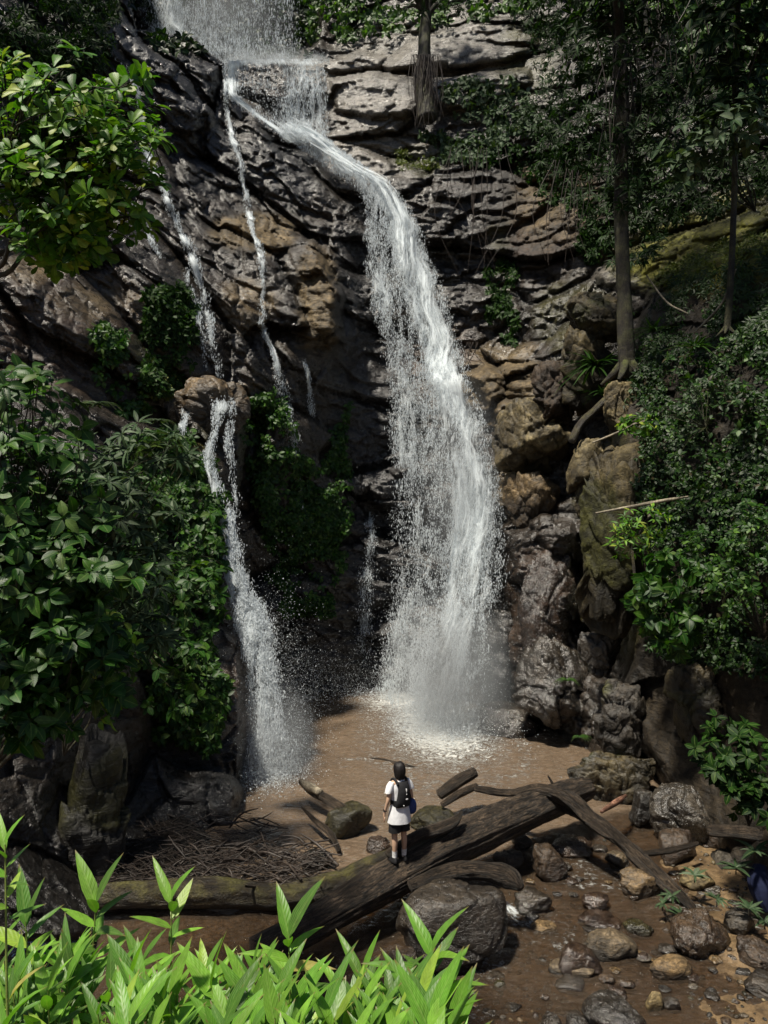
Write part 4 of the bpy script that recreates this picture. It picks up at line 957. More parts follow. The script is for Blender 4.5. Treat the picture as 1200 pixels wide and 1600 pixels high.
# ------------------------------------------------------------------ trees
def tree(label, path, radii, ells, ntip, L, tmpl, cols, mat=None, flare=5, droop=.4, bark=None):
    p = [at(*q) for q in path]
    t = thing('tree', label, 'tree', tuple(p[0]))
    parts = parts0 = [tube(p, radii, 18, .12, .12, int(path[0][0]), .08)]
    r0 = p[0]
    for k in range(flare):                                         # root flare
        a = k * 1.26 + .3; dv = np.array([math.cos(a), math.sin(a), 0])
        parts.append(tube([r0 + np.array([0, 0, radii[0] * 2.2]), r0 + dv * radii[0] * 1.3 + np.array([0, 0, .5 * radii[0]]), r0 + dv * radii[0] * 2.8 - np.array([0, 0, .8 * radii[0]])], [radii[0] * .5, radii[0] * .45, radii[0] * .15], 8, .08, cap=False))
    tips, u = ellipsoid_pts(ells, ntip, .2)
    limbs = parts0
    for i in rng.choice(ntip, min(16, ntip), replace=False):
        k = np.clip(np.searchsorted([q[2] for q in p], tips[i][2] - 1.0), 1, len(p) - 1)
        s0 = p[k] * .6 + p[k - 1] * .4
        limbs.append(tube([s0, (s0 + tips[i]) / 2 + np.array([0, 0, .3]), tips[i]], [radii[-1] * .6, radii[-1] * .4, radii[-1] * .15], 7, .2, cap=False))
    tubes_obj('trunk', parts, bark or M_BARK, t)
    ax = unit(u * .7 + np.array([0, -.3, .5]))
    leaves_obj('crown', [rosettes(tips, ax, 7, L, tmpl, cols, 1.1, droop)], mat or M_LEAFD, t)
    return t
tree('mossy straight tree trunk standing on the right bank above the mossy rocks', [(980,588,20.2),(976,480,20.2),(970,330,20.2),(972,180,20.2),(965,0,20.2),(960,-260,20.4)], [.24,.20,.19,.18,.17,.14],
     [(960,60,20,120,90,1.6),(930,200,20,80,60,1.2),(1020,200,20,70,90,1.4),(980,-80,20,200,120,2.4),(975,290,20,40,50,.7),(940,-230,17.5,190,90,3.2),(1120,-200,18,150,90,3.0)], 1000, .30, T_LANCE, C_FOREST)
tree('slim dark tree on the right bank near the frame edge', [(1136,520,17.6),(1142,430,17.6),(1147,310,17.6),(1150,150,17.6),(1158,-150,17.6)], [.085,.075,.07,.065,.05],
     [(1150,60,17.2,90,80,1.2),(1150,150,17,60,40,.9),(1190,-60,17,120,100,1.6),(1180,-260,15.5,170,100,3.0)], 420, .26, T_OVATE, C_FOREST)
tree('dark tree with shaggy roots growing on the grey slabs at the top', [(668,186,31.8),(662,130,32.0),(664,60,32.2),(668,0,32.4),(672,-160,32.6)], [.42,.34,.26,.22,.2],
     [(670,-60,32,110,60,2.0),(640,10,32,40,20,1.0),(700,20,32,40,20,1.0)], 160, .3, T_LANCE, C_FOREST, flare=0)
tree('thin pale trunk at the top edge behind the grey slabs', [(770,34,36),(768,0,36),(764,-160,36)], [.16,.14,.12], [(770,-120,36,80,50,1.5)], 60, .3, T_OVATE, C_FGREEN, bark=M_PALEWOOD)
tree('thin leaning trunk in the upper right forest', [(1010,60,28),(1006,0,28),(1000,-160,28)], [.10,.09,.07], [(1000,-100,28,80,50,1.5)], 60, .3, T_OVATE, C_FGREEN, bark=M_BARK)
# hanging roots and lianas
def vines(label, specs, mat, seed):
    parts = []
    r = np.random.default_rng(seed)
    for px0, py0, py1, Y, n, sx in specs:
        for k in range(n):
            x = px0 + r.normal(0, sx); y1 = py0 + (py1 - py0) * r.uniform(.5, 1.1); Yk = Y + r.normal(0, .25)
            parts.append(tube([at(x, py0, Yk), at(x + r.normal(0, sx * .5), (py0 + y1) / 2, Yk), at(x + r.normal(0, sx * .7), y1, Yk)], [.015, .013, .006], 5, .2, cap=False))
    o = tubes_obj('hanging_vines', parts, mat); tag(o, label, 'vines', kind='stuff')
vines('shaggy roots', [(664,85,190,31.75,120,9)], M_TWIG, 1)
vines('lianas', [(960,60,300,19.6,14,26),(1040,0,200,22,14,40),(740,230,420,29.6,12,25),(1080,0,260,22,10,60),(900,250,420,27,10,25)], M_TWIG, 2)
vines('roots', [(735,535,580,27.4,12,18)], M_TWIG, 3)

def mud():
    xs = np.arange(-8.5, -1.2, .06); ys = np.arange(11.9, 18.5, .06); X, Y = np.meshgrid(xs, ys); q = np.stack([X, Y, X * 0], -1)
    edge = -1.75 - .42 * (Y - 13.0) + .5 * fbm(q * .8, 5, 3)
    z = -.62 + .87 * ss(edge - X, -.2, 1.6) * ss(Y, 11.9, 12.6) + .10 * fbm(q * 1.6, 7, 4)
    c = np.array([.022, .017, .012]) * (1 + .5 * fbm(q * 3, 9, 3))[..., None] * np.ones(3)
    o = mesh_obj('mud', np.stack([X, Y, z], -1).reshape(-1, 3), [grid_faces(len(ys), len(xs))], M_STONE, attrs={'col': c.reshape(-1, 3), 'gloss': np.full(X.size, .6)})
    tag(o, kind='structure')
mud()
# brushwood heap in the hollow
def brush():
    parts = []; r = np.random.default_rng(5)
    for k in range(650):
        px = r.uniform(190, 500); py = 1385 - r.beta(1.5, 2.2) * (125 if px < 420 else 80)
        Y = float(np.clip(ground_Y(py + 6, .25), 12.6, 16)); 
        c = at(px, py, Y); c[2] = max(c[2], .12); a = r.uniform(-.9, .9) + (math.pi if r.random() < .5 else 0); l = r.uniform(.2, 1.0)
        d = np.array([math.cos(a), r.normal(0, .5), math.sin(a) * .5 + r.normal(0, .15)]) * l
        rr = r.uniform(.004, .014) if k % 12 else r.uniform(.018, .032)
        parts.append(tube([c - d * .5, c + r.normal(0, .06, 3), c + d * .5], [rr, rr * .9, rr * .4], 5, .12, cap=False))
    o = tubes_obj('brushwood', parts, M_TWIG); tag(o, 'tangled heap of dead twigs', 'twigs', kind='stuff')
brush()

# ------------------------------------------------------------------ bamboo in the foreground
def bamboo_part(root, h, lean, nl, L, tight=.6, fan=1.0, curl=0.0, cols=None):
    up = unit(np.array([lean[0], lean[1], 1.0]))
    top = root + up * h
    stalk = tube([root, root + up * h * .5 + rng.normal(0, .012, 3), top], [.0042, .0034, .0018], 7, .03, cap=False)
    ts, dv, n = [], [], 0
    for k in range(nl):
        f = 1.0 - tight * (k / max(nl, 1)) ** 1.2
        ts.append(root + up * h * f)
        a = k * 2.4 + rng.uniform(-.4, .4); sp = (.38 + 1.75 * (k / nl) ** .8) * fan
        dv.append(up * (1.0 - .35 * k / nl) + np.array([math.cos(a) * sp, math.sin(a) * sp * .8, 0]))
    return stalk, np.array(ts), np.array(dv)
C_BAMBOO = lambda n: pal(n, [(.085,.235,.016), (.15,.33,.028), (.04,.13,.012), (.22,.34,.035), (.40,.34,.09)], [.36,.30,.28,.052,.008])
def bamboo(px, py, Y, h, nl, L, label, lean=(0, 0), group=None, root_drop=None):
    """py is the height of the shoot's tip joint in the photo"""
    top = at(px, py, Y); up = unit(np.array([lean[0], lean[1], 1.0])); root = top - up * h
    t = thing('bamboo_shoot', label, 'bamboo', tuple(root), group)
    st, ts, dv = bamboo_part(root, h, lean, nl, L, .6 if group else .22)
    n = len(ts)
    tubes_obj('stem', [st], M_STEM, t)
    upv = np.cross(np.cross(dv, [0, 0, 1.0]), dv); upv = unit(upv) + np.array([0, -.5, .2]) + rng.normal(0, .25, (n, 3))
    leaves_obj('leaves', [leaf_cloud(ts, dv, upv, L * rng.uniform(.65, 1.1, n), T_BAMBOO, C_BAMBOO(n))], M_BAMBOO, t)
GB = 'bamboo shoots massed in the foreground'
bamboo(8,1320,1.75,.9,9,.10,'lone bamboo shoot with striped leaves at the left edge above the clump',(-.05,0))
bamboo(150,1410,2.3,1.0,10,.17,'tall bamboo shoot rising from the left of the clump before the mossy log',(.02,0))
bamboo(268,1405,2.5,1.0,8,.16,'slender bamboo shoot standing out against the mossy log',(.0,0))
bamboo(675,1488,2.0,.9,9,.17,'rightmost bamboo shoot standing over the big flat boulder',(.03,0))
bamboo(452,1462,2.2,.9,9,.17,'tall bamboo shoot before the near end of the thick log',(.02,0))
bamboo(565,1525,2.1,.9,9,.16,'bamboo shoot with drooping leaves before the hollow under the thick log',(-.04,0))
bamboo(40,1440,2.2,.9,9,.17,'tall bamboo shoot near the left edge of the clump',(-.04,0))
LB = 'bright green bamboo shoot in the dense foreground clump'
for k in range(155):
    px = rng.uniform(-60, 715)
    edge = np.interp(px, [-60, 0, 90, 180, 300, 420, 520, 620, 700], [1440, 1455, 1468, 1482, 1498, 1515, 1520, 1535, 1560])
    py = edge + abs(rng.normal(0, 1)) * 85 + rng.uniform(0, 50)
    if py > 1660: py = rng.uniform(1540, 1650)
    Y = float(np.clip(2.45 - (py - 1430) / 260 + rng.normal(0, .12), 1.5, 2.6))
    bamboo(px, py, Y, rng.uniform(.7, 1.0), rng.integers(9, 15), rng.uniform(.10, .155), LB, (rng.normal(0, .12), rng.normal(0, .1)), GB)

# ------------------------------------------------------------------ falling water
def sheet(sections, nu, seed, depth_jit=0.12, bulge=0.2):
    """sections: list of ((xl,yl,Dl),(xr,yr,Dr)); returns P(u,v) grid (nv,nu,3) and flow coords"""
    Lp = np.array([at(*s[0]) for s in sections]); Rp = np.array([at(*s[1]) for s in sections])
    mid = (Lp + Rp) / 2
    S = np.concatenate([[0], np.cumsum(np.linalg.norm(np.diff(mid, axis=0), axis=1))])
    nv = max(int(S[-1] / .1), 6)
    sv = np.linspace(0, S[-1], nv)
    li = np.stack([np.interp(sv, S, Lp[:, k]) for k in range(3)], 1); ri = np.stack([np.interp(sv, S, Rp[:, k]) for k in range(3)], 1)
    for _ in range(3):                                       # smooth the corners
        li[1:-1] = (li[:-2] + 2 * li[1:-1] + li[2:]) / 4; ri[1:-1] = (ri[:-2] + 2 * ri[1:-1] + ri[2:]) / 4
    u = np.linspace(0, 1, nu)
    P = li[:, None] * (1 - u)[None, :, None] + ri[:, None] * u[None, :, None]
    W = np.linalg.norm(ri - li, axis=1)
    n = fbm(np.stack([u[None] * W[:, None] * 1.6, sv[:, None] * .35 * np.ones(nu)[None], np.full((nv, nu), seed * 3.3)], -1), seed, 4)
    P[..., 1] += depth_jit * n * 2 - bulge * (1 - (2 * u - 1) ** 2)[None]
    P[..., 0] += (.10 + .5 * bulge) * fbm(np.stack([u[None] * W[:, None], sv[:, None] * .8 * np.ones(nu)[None], np.full((nv, nu), seed * 1.7)], -1), seed + 5, 3)
    flow = np.stack([u[None] * W[:, None] + seed * 7.7, sv[:, None] * np.ones(nu)[None]], -1)
    return P, flow, sv / S[-1], u

OCT = np.array([[1,0,0],[-1,0,0],[0,1,0],[0,-1,0],[0,0,1],[0,0,-1]], float)
OCF = np.array([[0,2,4],[2,1,4],[1,3,4],[3,0,4],[2,0,5],[1,2,5],[3,1,5],[0,3,5]])
def drops(P, r, el):
    n = len(P)
    V = P[:, None] + OCT[None] * (np.stack([r, r, r * el], 1))[:, None]
    F = (OCF[None] + (np.arange(n) * 6)[:, None, None]).reshape(-1, 3)
    return V.reshape(-1, 3), F

def drift(P, seed, k=5.0):
    return .5 + .5 * fbm(P * np.array([k, 1.0, k * .35]), seed, 3)
def fall(name, label, sections, densf, layers=2, nu=40, ndrop=3000, spray=.18, rsize=.010, el=3.0, jit=.12, bulge=.2, seed=1, streak=1.0):
    base = at(*sections[-1][0])
    t = thing(name, label, 'waterfall', tuple(base)); t['kind'] = 'structure'
    for k in range(layers):
        P, flow, v, u = sheet(sections, nu, seed + k * 3, jit, bulge)
        P = P.copy(); P[..., 1] -= k * .16
        dn = densf(u[None] * np.ones((len(v), 1)), v[:, None] * np.ones((1, nu))) * (1 - .12 * k)
        edge = ss(u, 0, .10) * ss(1 - u, 0, .10)
        dn = dn * edge[None]
        mesh_obj('sheet', P.reshape(-1, 3), [grid_faces(len(v), nu)], M_FALL, t, attrs={'dens': dn.ravel(), 'flow': flow.reshape(-1, 2)})
    if ndrop:
        P, flow, v, u = sheet(sections, nu, seed, jit, bulge)
        uu = rng.uniform(0, 1, ndrop * 4); vv = rng.uniform(0, 1, ndrop * 4) ** .85
        keep = rng.uniform(0, 1, ndrop * 4) < densf(uu, vv) * 1.0 + .04
        uu, vv = uu[keep][:ndrop], vv[keep][:ndrop]
        i = np.clip((vv * (len(v) - 1)).astype(int), 0, len(v) - 1); j = np.clip((uu * (nu - 1)).astype(int), 0, nu - 1)
        fi = vv * (len(v) - 1); fj = uu * (nu - 1); i1 = np.minimum(i + 1, len(v) - 1); j1 = np.minimum(j + 1, nu - 1); ai = (fi - i)[:, None]; aj = (fj - j)[:, None]
        C = P[i, j] * (1 - ai) * (1 - aj) + P[i1, j] * ai * (1 - aj) + P[i, j1] * (1 - ai) * aj + P[i1, j1] * ai * aj + rng.normal(0, 1, (len(uu), 3)) * spray * (0.4 + .9 * vv)[:, None] * np.array([1, .8, .5])
        C = C[ss(drift(C, seed + 70), .28, .62) + .12 > rng.uniform(0, 1, len(C))]
        uu = uu[:len(C)]
        r = rsize * np.exp(rng.normal(0, .45, len(uu)))
        V, F = drops(C, r, el * rng.uniform(.5, 1.6, len(uu)))
        d = mesh_obj('spray', V, [F], M_DROP, t, smooth=False); d['kind'] = 'stuff'
    return t

def rd(px, py, off=.25): return float(relief_D(px + np.array([-5, 0, 5, 0, 0]), py + np.array([0, -4, 0, 4, 0])).min()) - off
def cl(px, py, Dd, off=.2): return min(Dd, rd(px, py, off))
def path_sections(pts, off=.22, D=None):
    """pts: (x, y, width_px); follows the wall"""
    out = []
    for k, (x, y, w) in enumerate(pts):
        dd = rd(x, y, off) if D is None or D[k] is None else D[k]
        a = pts[max(k - 1, 0)]; b = pts[min(k + 1, len(pts) - 1)]
        tx, ty = b[0] - a[0], b[1] - a[1]; l = math.hypot(tx, ty) + 1e-6
        nx, ny = ty / l, -tx / l
        if nx < 0: nx, ny = -nx, -ny
        out.append(((x - nx * w / 2, y - ny * w / 2, dd), (x + nx * w / 2, y + ny * w / 2, dd)))
    return out

MAIN = [((434,206,31.2),(498,212,31.8)),((484,240,30.9),(534,238,31.4)),((528,276,30.4),(574,266,31.0)),((560,300,30.1),(608,284,30.6)),
 ((573,330,29.8),(630,312,30.1)),((578,362,29.6),(648,350,29.7)),((582,400,29.3),(668,400,29.3)),((586,450,29),(690,450,28.8)),((594,500,28.7),(704,500,28.2)),((604,550,28.4),(718,550,27.6)),((610,600,28.1),(738,600,26.6)),
 ((614,650,27.8),(756,650,25.9)),((617,700,27.6),(770,700,25.2)),((620,750,27.4),(780,750,24.7)),((621,800,27.2),(785,800,24.2)),((620,850,27.1),(784,850,23.8)),((616,900,27),(780,900,23.4)),((612,950,26.9),(773,950,22.9)),((606,1000,26.9),(762,1000,22.4)),((600,1045,26.8),(750,1060,22.0)),((597,1088,26.7),(744,1166,21.3))]
MAIN = [tuple((x, y, min(d, rd(x, y, .3)) if y < 640 else d) for x, y, d in s) for s in MAIN]
def dens_main(u, v):
    core = np.exp(-((u - np.interp(v, [0, .2, .45, .7, 1], [.5, .62, .72, .70, .66])) / np.interp(v, [0, .2, .5, 1], [.5, .36, .22, .26])) ** 2)
    lft = .34 * np.exp(-((u - .12) / .12) ** 2) * ss(v, .15, .4) + .30 * np.exp(-((u - .38) / .10) ** 2) * ss(v, .5, .7)
    brk = .80 + .75 * fbm(np.stack([u * 5.0, v * 11.0, u * 0], -1), 301, 4) + .55 * fbm(np.stack([u * 14.0, v * 5.0, u * 0 + 4], -1), 303, 3)
    return np.clip(brk * np.maximum(core * np.interp(v, [0, .08, .25, .6, 1], [.75, .92, 1.0, .9, .85]), lft + .14), 0, 1)
fall('waterfall', 'main white waterfall dropping from the bent channel into the brown pool', MAIN, dens_main, 3, 70, 190000, .15, .0062, 3.6, .22, .35, 1)
STEPS = [((346,97,33.3),(512,96,34.0)),((347,104,33.0),(512,103,33.8)),((348,125,32.8),(470,125,33.3)),((352,150,32.3),(462,150,32.9)),((388,178,31.6),(474,178,32.3)),((420,200,31.2),(490,200,31.9)),((450,222,31.0),(510,218,31.7))]
STEPS = [tuple((x, y, min(d, rd(x, y, .22))) for x, y, d in s) for s in STEPS]
fall('waterfall', 'spread of white streams over the dark steps below the upper fall', STEPS, lambda u, v: np.clip(.75 * np.exp(-((u - .06) / .10) ** 2) + .25 + .5 * np.exp(-(v / .06) ** 2) + .4 * ss(v, .6, 1), 0, 1), 2, 50, 9000, .06, .007, 2.5, .08, .03, 15)
VEIL = [((445,106,33.4),(506,106,33.8)),((443,150,33.0),(510,150,33.2)),((440,185,32.7),(511,190,32.8)),((445,205,32.4),(511,222,32.4))]
VEIL = [tuple((x, y, min(d, rd(x, y, .25))) for x, y, d in s) for s in VEIL]
fall('waterfall', 'thin veil of water over the square step at the top beside the channel', VEIL, lambda u, v: .40 + .12 * np.sin(u * 40) + 0 * v, 2, 40, 8000, .07, .007, 4.0, .08, .05, 11)
UP = [((222,-60,37.2),(470,-60,37.4)),((228,0,37.2),(462,0,37.3)),((235,50,37.0),(455,50,37.1)),((290,104,36.2),(452,104,36.0))]
fall('waterfall', 'misty upper fall behind the top ledge', UP, lambda u, v: np.clip(.18 + .48 * np.exp(-((u - .16) / .10) ** 2) + .15 * np.exp(-((u - .45) / .12) ** 2) + 0 * v, 0, 1), 2, 60, 30000, .30, .0065, 6.0, .25, .3, 21)
LIV = lambda u, v: np.clip(.85 * np.exp(-((u - .5) / .35) ** 2) + 0 * v, 0, 1)
def resample(pts, D, seed):
    p = np.array(pts, float); L = np.concatenate([[0], np.cumsum(np.hypot(*np.diff(p[:, :2], axis=0).T))])
    n = max(int(L[-1] / 9), 4); q = np.linspace(0, L[-1], n)
    o = np.stack([np.interp(q, L, p[:, k]) for k in range(3)], 1)
    w = np.stack([q / 22, q * 0 + seed, q * 0], -1)
    env = np.sin(np.linspace(0, np.pi, n)) ** .3
    o[:, 0] += 4.5 * fbm(w, seed, 3) * env; o[:, 2] *= .8 + .7 * fbm(w + 40, seed, 2)
    o[-1, 2] *= .5
    return [tuple(r) for r in o], (None if D is None else list(np.interp(q, L, D)))
def rivulet(label, pts, seed, nd, off=.10, D=None, dens=LIV, spray=.028, layers=2, r=.0062):
    pts, D = resample(pts, D, seed); nd = int(nd * 2.2)
    d0 = dens; dens = lambda u, v: d0(u, v) * np.clip(.72 + 1.0 * fbm(np.stack([u * 2, v * len(pts) * .55, u * 0 + seed], -1), seed, 3), 0, 1.1) * (.35 + .65 * ss(v, 0, .12)) * (.15 + .85 * ss(1 - v, 0, .2))
    return fall('rivulet', label, path_sections(pts, off, D), dens, layers, 16, nd, spray, r, 3.0, .04, .05, seed)
rivulet('left rivulet running from the black shoulder down to the golden dome', [(176,84,14),(200,108,16),(213,135,18),(220,170,18),(226,196,18),(222,232,22),(246,275,18),(266,312,18),(284,365,18),(302,405,18),(316,450,18),(326,500,18),(336,545,20),(342,592,24)], 33, 4000)
rivulet('faint side trickle left of the left rivulet', [(208,318,22),(222,345,18),(240,380,14),(254,405,10)], 35, 500, dens=lambda u, v: .4 + 0 * u)
rivulet('left thread beside the left rivulet above the dome', [(292,418,10),(306,470,10),(318,540,10),(322,580,14)], 36, 500, dens=lambda u, v: .4 + 0 * u)
rivulet('curl of water off the left side of the golden dome', [(345,596,22),(318,612,20),(298,632,18),(287,660,14),(282,680,10)], 37, 700, .9)
rivulet('water from the dome dropping down its right side', [(352,618,30),(345,650,40),(334,690,26),(328,730,22),(338,770,22),(350,805,30)], 39, 1500, .9, D=[20.6,20.4,20.2,20.1,19.9,19.8])
rivulet('second thread dropping from the dome', [(362,622,12),(360,690,12),(366,760,12),(372,810,12)], 41, 700, .9, D=[20.5,20.3,20.1,19.9], dens=lambda u, v: .45 + 0 * u)
rivulet('left waterfall plunging beside the outcrop into the pool', [(348,795,26),(362,860,34),(376,920,40),(396,980,44),(410,1030,52),(420,1090,62),(425,1150,80),(425,1215,96)], 43, 34000, D=[19.9,19.7,19.5,19.3,19.1,18.9,18.7,18.4],
        dens=lambda u, v: np.clip(.80 * np.exp(-((u - .45) / .32) ** 2) * np.interp(v, [0, .5, .75, 1], [1, .95, .6, .45]), 0, 1), spray=.13, layers=3, r=.006)
rivulet('long middle rivulet running from the top ledge down past the ivy', [(352,106,12),(352,150,12),(360,200,14),(372,240,16),(382,280,16),(388,320,16),(390,348,14),(398,368,12),(408,400,14),(414,430,14),(410,470,12),(408,505,12),(424,535,14),(438,580,16),(450,630,20),(458,680,26),(465,735,20),(469,800,14)], 49, 4600)
rivulet('short thin rivulet right of the middle one', [(474,560,8),(484,605,10),(491,652,12)], 51, 600)
rivulet('faint threads on the dark wall left of the main fall', [(580,800,12),(576,880,18),(570,960,24),(566,1040,30)], 53, 1500, dens=lambda u, v: .33 + 0 * u, spray=.12)
rivulet('thin curtain under the bend of the main fall', [(574,330,14),(578,400,22),(582,430,22),(590,470,20),(600,520,16)], 55, 1500, .35, dens=lambda u, v: .45 + 0 * u)
rivulet('little white cascade beside the big flat boulder', [(768,1398,22),(785,1408,26),(800,1424,30),(818,1442,36)], 57, 0, D=[12.4,12.2,12.08,12.0], spray=.015)
# fine spray drifting over the pool
def mist():
    n = 60000
    cs = np.array([at(690,1130,22.5), at(425,1180,18.6), at(640,1080,26), at(700,1000,23.0), at(430,1080,19.2), at(345,60,36.5), at(480,1060,24)])
    sg = np.array([(.9,.9,.6), (.55,.6,.7), (1.6,.6,.5), (1.1,.7,1.6), (.5,.5,1.3), (2.3,.8,1.6), (.8,.6,.5)])
    k = rng.choice(7, n, p=[.24,.19,.12,.16,.11,.12,.06])
    P = cs[k] + rng.normal(0, 1, (n, 3)) * sg[k]
    P = P[P[:, 2] > .02]
    V, F = drops(P, .0042 * np.exp(rng.normal(0, .4, len(P))), np.full(len(P), 1.6))
    o = mesh_obj('spray', V, [F], M_DROP, smooth=False); tag(o, kind='stuff')
mist()
# splash crown where the falls land
def splash():
    Ps = []
    for c, n, sx, sy, h in ((near(700, 1140), 6500, .8, 1.3, .5), (near(422, 1212), 3600, .5, .7, .35), (near(630, 1090), 2500, 1.2, .4, .3)):
        a = np.stack([c[0] + rng.normal(0, sx, n), c[1] + rng.normal(0, sy, n), np.abs(rng.normal(0, h, n)) * .6], 1); Ps.append(a)
    n = 9000; px = rng.uniform(335, 515, n); py = 98 - np.abs(rng.normal(0, 5, n)) + 4 * np.sin(px / 9) + rng.normal(0, 3, n); Yk = rng.uniform(33.2, 36.2, n)
    Ps.append(np.stack([(px - 600) / FPX * Yk, Yk, CAMZ - (py - 800) / FPX * Yk], 1))
    P = np.concatenate(Ps)
    V, F = drops(P, .007 * np.exp(rng.normal(0, .4, len(P))), np.full(len(P), 1.2))
    o = mesh_obj('splash', V, [F], M_DROP, smooth=False); tag(o, kind='stuff')
splash()

# ------------------------------------------------------------------ person
def skin(name, verts, edges, radii, mat, parent, sub=2, root=0):
    me = bpy.data.meshes.new(name); me.from_pydata([tuple(v) for v in verts], edges, [])
    o = bpy.data.objects.new(name, me); COL.objects.link(o)
    m = o.modifiers.new('s', 'SKIN'); m.use_smooth_shade = True
    for i, r in enumerate(radii):
        sv = me.skin_vertices[0].data[i]; sv.radius = r if isinstance(r, tuple) else (r, r)
        sv.use_root = (i == root)
    s = o.modifiers.new('d', 'SUBSURF'); s.levels = sub; s.render_levels = sub
    dg = bpy.context.evaluated_depsgraph_get(); dg.update()
    new = bpy.data.meshes.new_from_object(o.evaluated_get(dg))
    o.modifiers.clear(); o.data = new; new.name = name
    for p in new.polygons: p.use_smooth = True
    new.materials.clear(); new.materials.append(mat)
    o.parent = parent
    return o

def rings(name, rs, mat, parent, nseg=28, cap=(True, True), wob=0.0, seed=0):
    """rs: (cx, cy, z, rx, ry)"""
    th = np.linspace(0, 2 * np.pi, nseg, endpoint=False); V = []
    r = np.array(rs, float); tt = np.linspace(0, len(r) - 1, (len(r) - 1) * 5 + 1)
    r = np.stack([np.interp(tt, np.arange(len(r)), r[:, k]) for k in range(5)], 1)
    for _ in range(2): r[1:-1] = (r[:-2] + 2 * r[1:-1] + r[2:]) / 4
    for cx, cy, z, rx, ry in r:
        w = 1 + wob * np.array([math.sin(5 * a + seed + z * 9) * .5 + math.sin(9 * a + seed * 2 + z * 5) * .5 for a in th])
        V.append(np.stack([cx + np.cos(th) * rx * w, cy + np.sin(th) * ry * w, np.full(nseg, z) + .01 * wob * 10 * np.sin(3 * th + seed)], 1))
    n = len(r); V = np.concatenate(V); F = [grid_faces(n, nseg, True)]
    a = np.arange(nseg); b = (a + 1) % nseg; tri = []
    if cap[0]: V = np.concatenate([V, [[r[0, 0], r[0, 1], r[0, 2]]]]); tri.append(np.stack([b, a, np.full(nseg, len(V) - 1)], 1))
    if cap[1]: V = np.concatenate([V, [[r[-1, 0], r[-1, 1], r[-1, 2]]]]); tri.append(np.stack([(n - 1) * nseg + a, (n - 1) * nseg + b, np.full(nseg, len(V) - 1)], 1))
    if tri: F.append(np.concatenate(tri))
    o = mesh_obj(name, V, F, mat)
    o.parent = parent
    return o

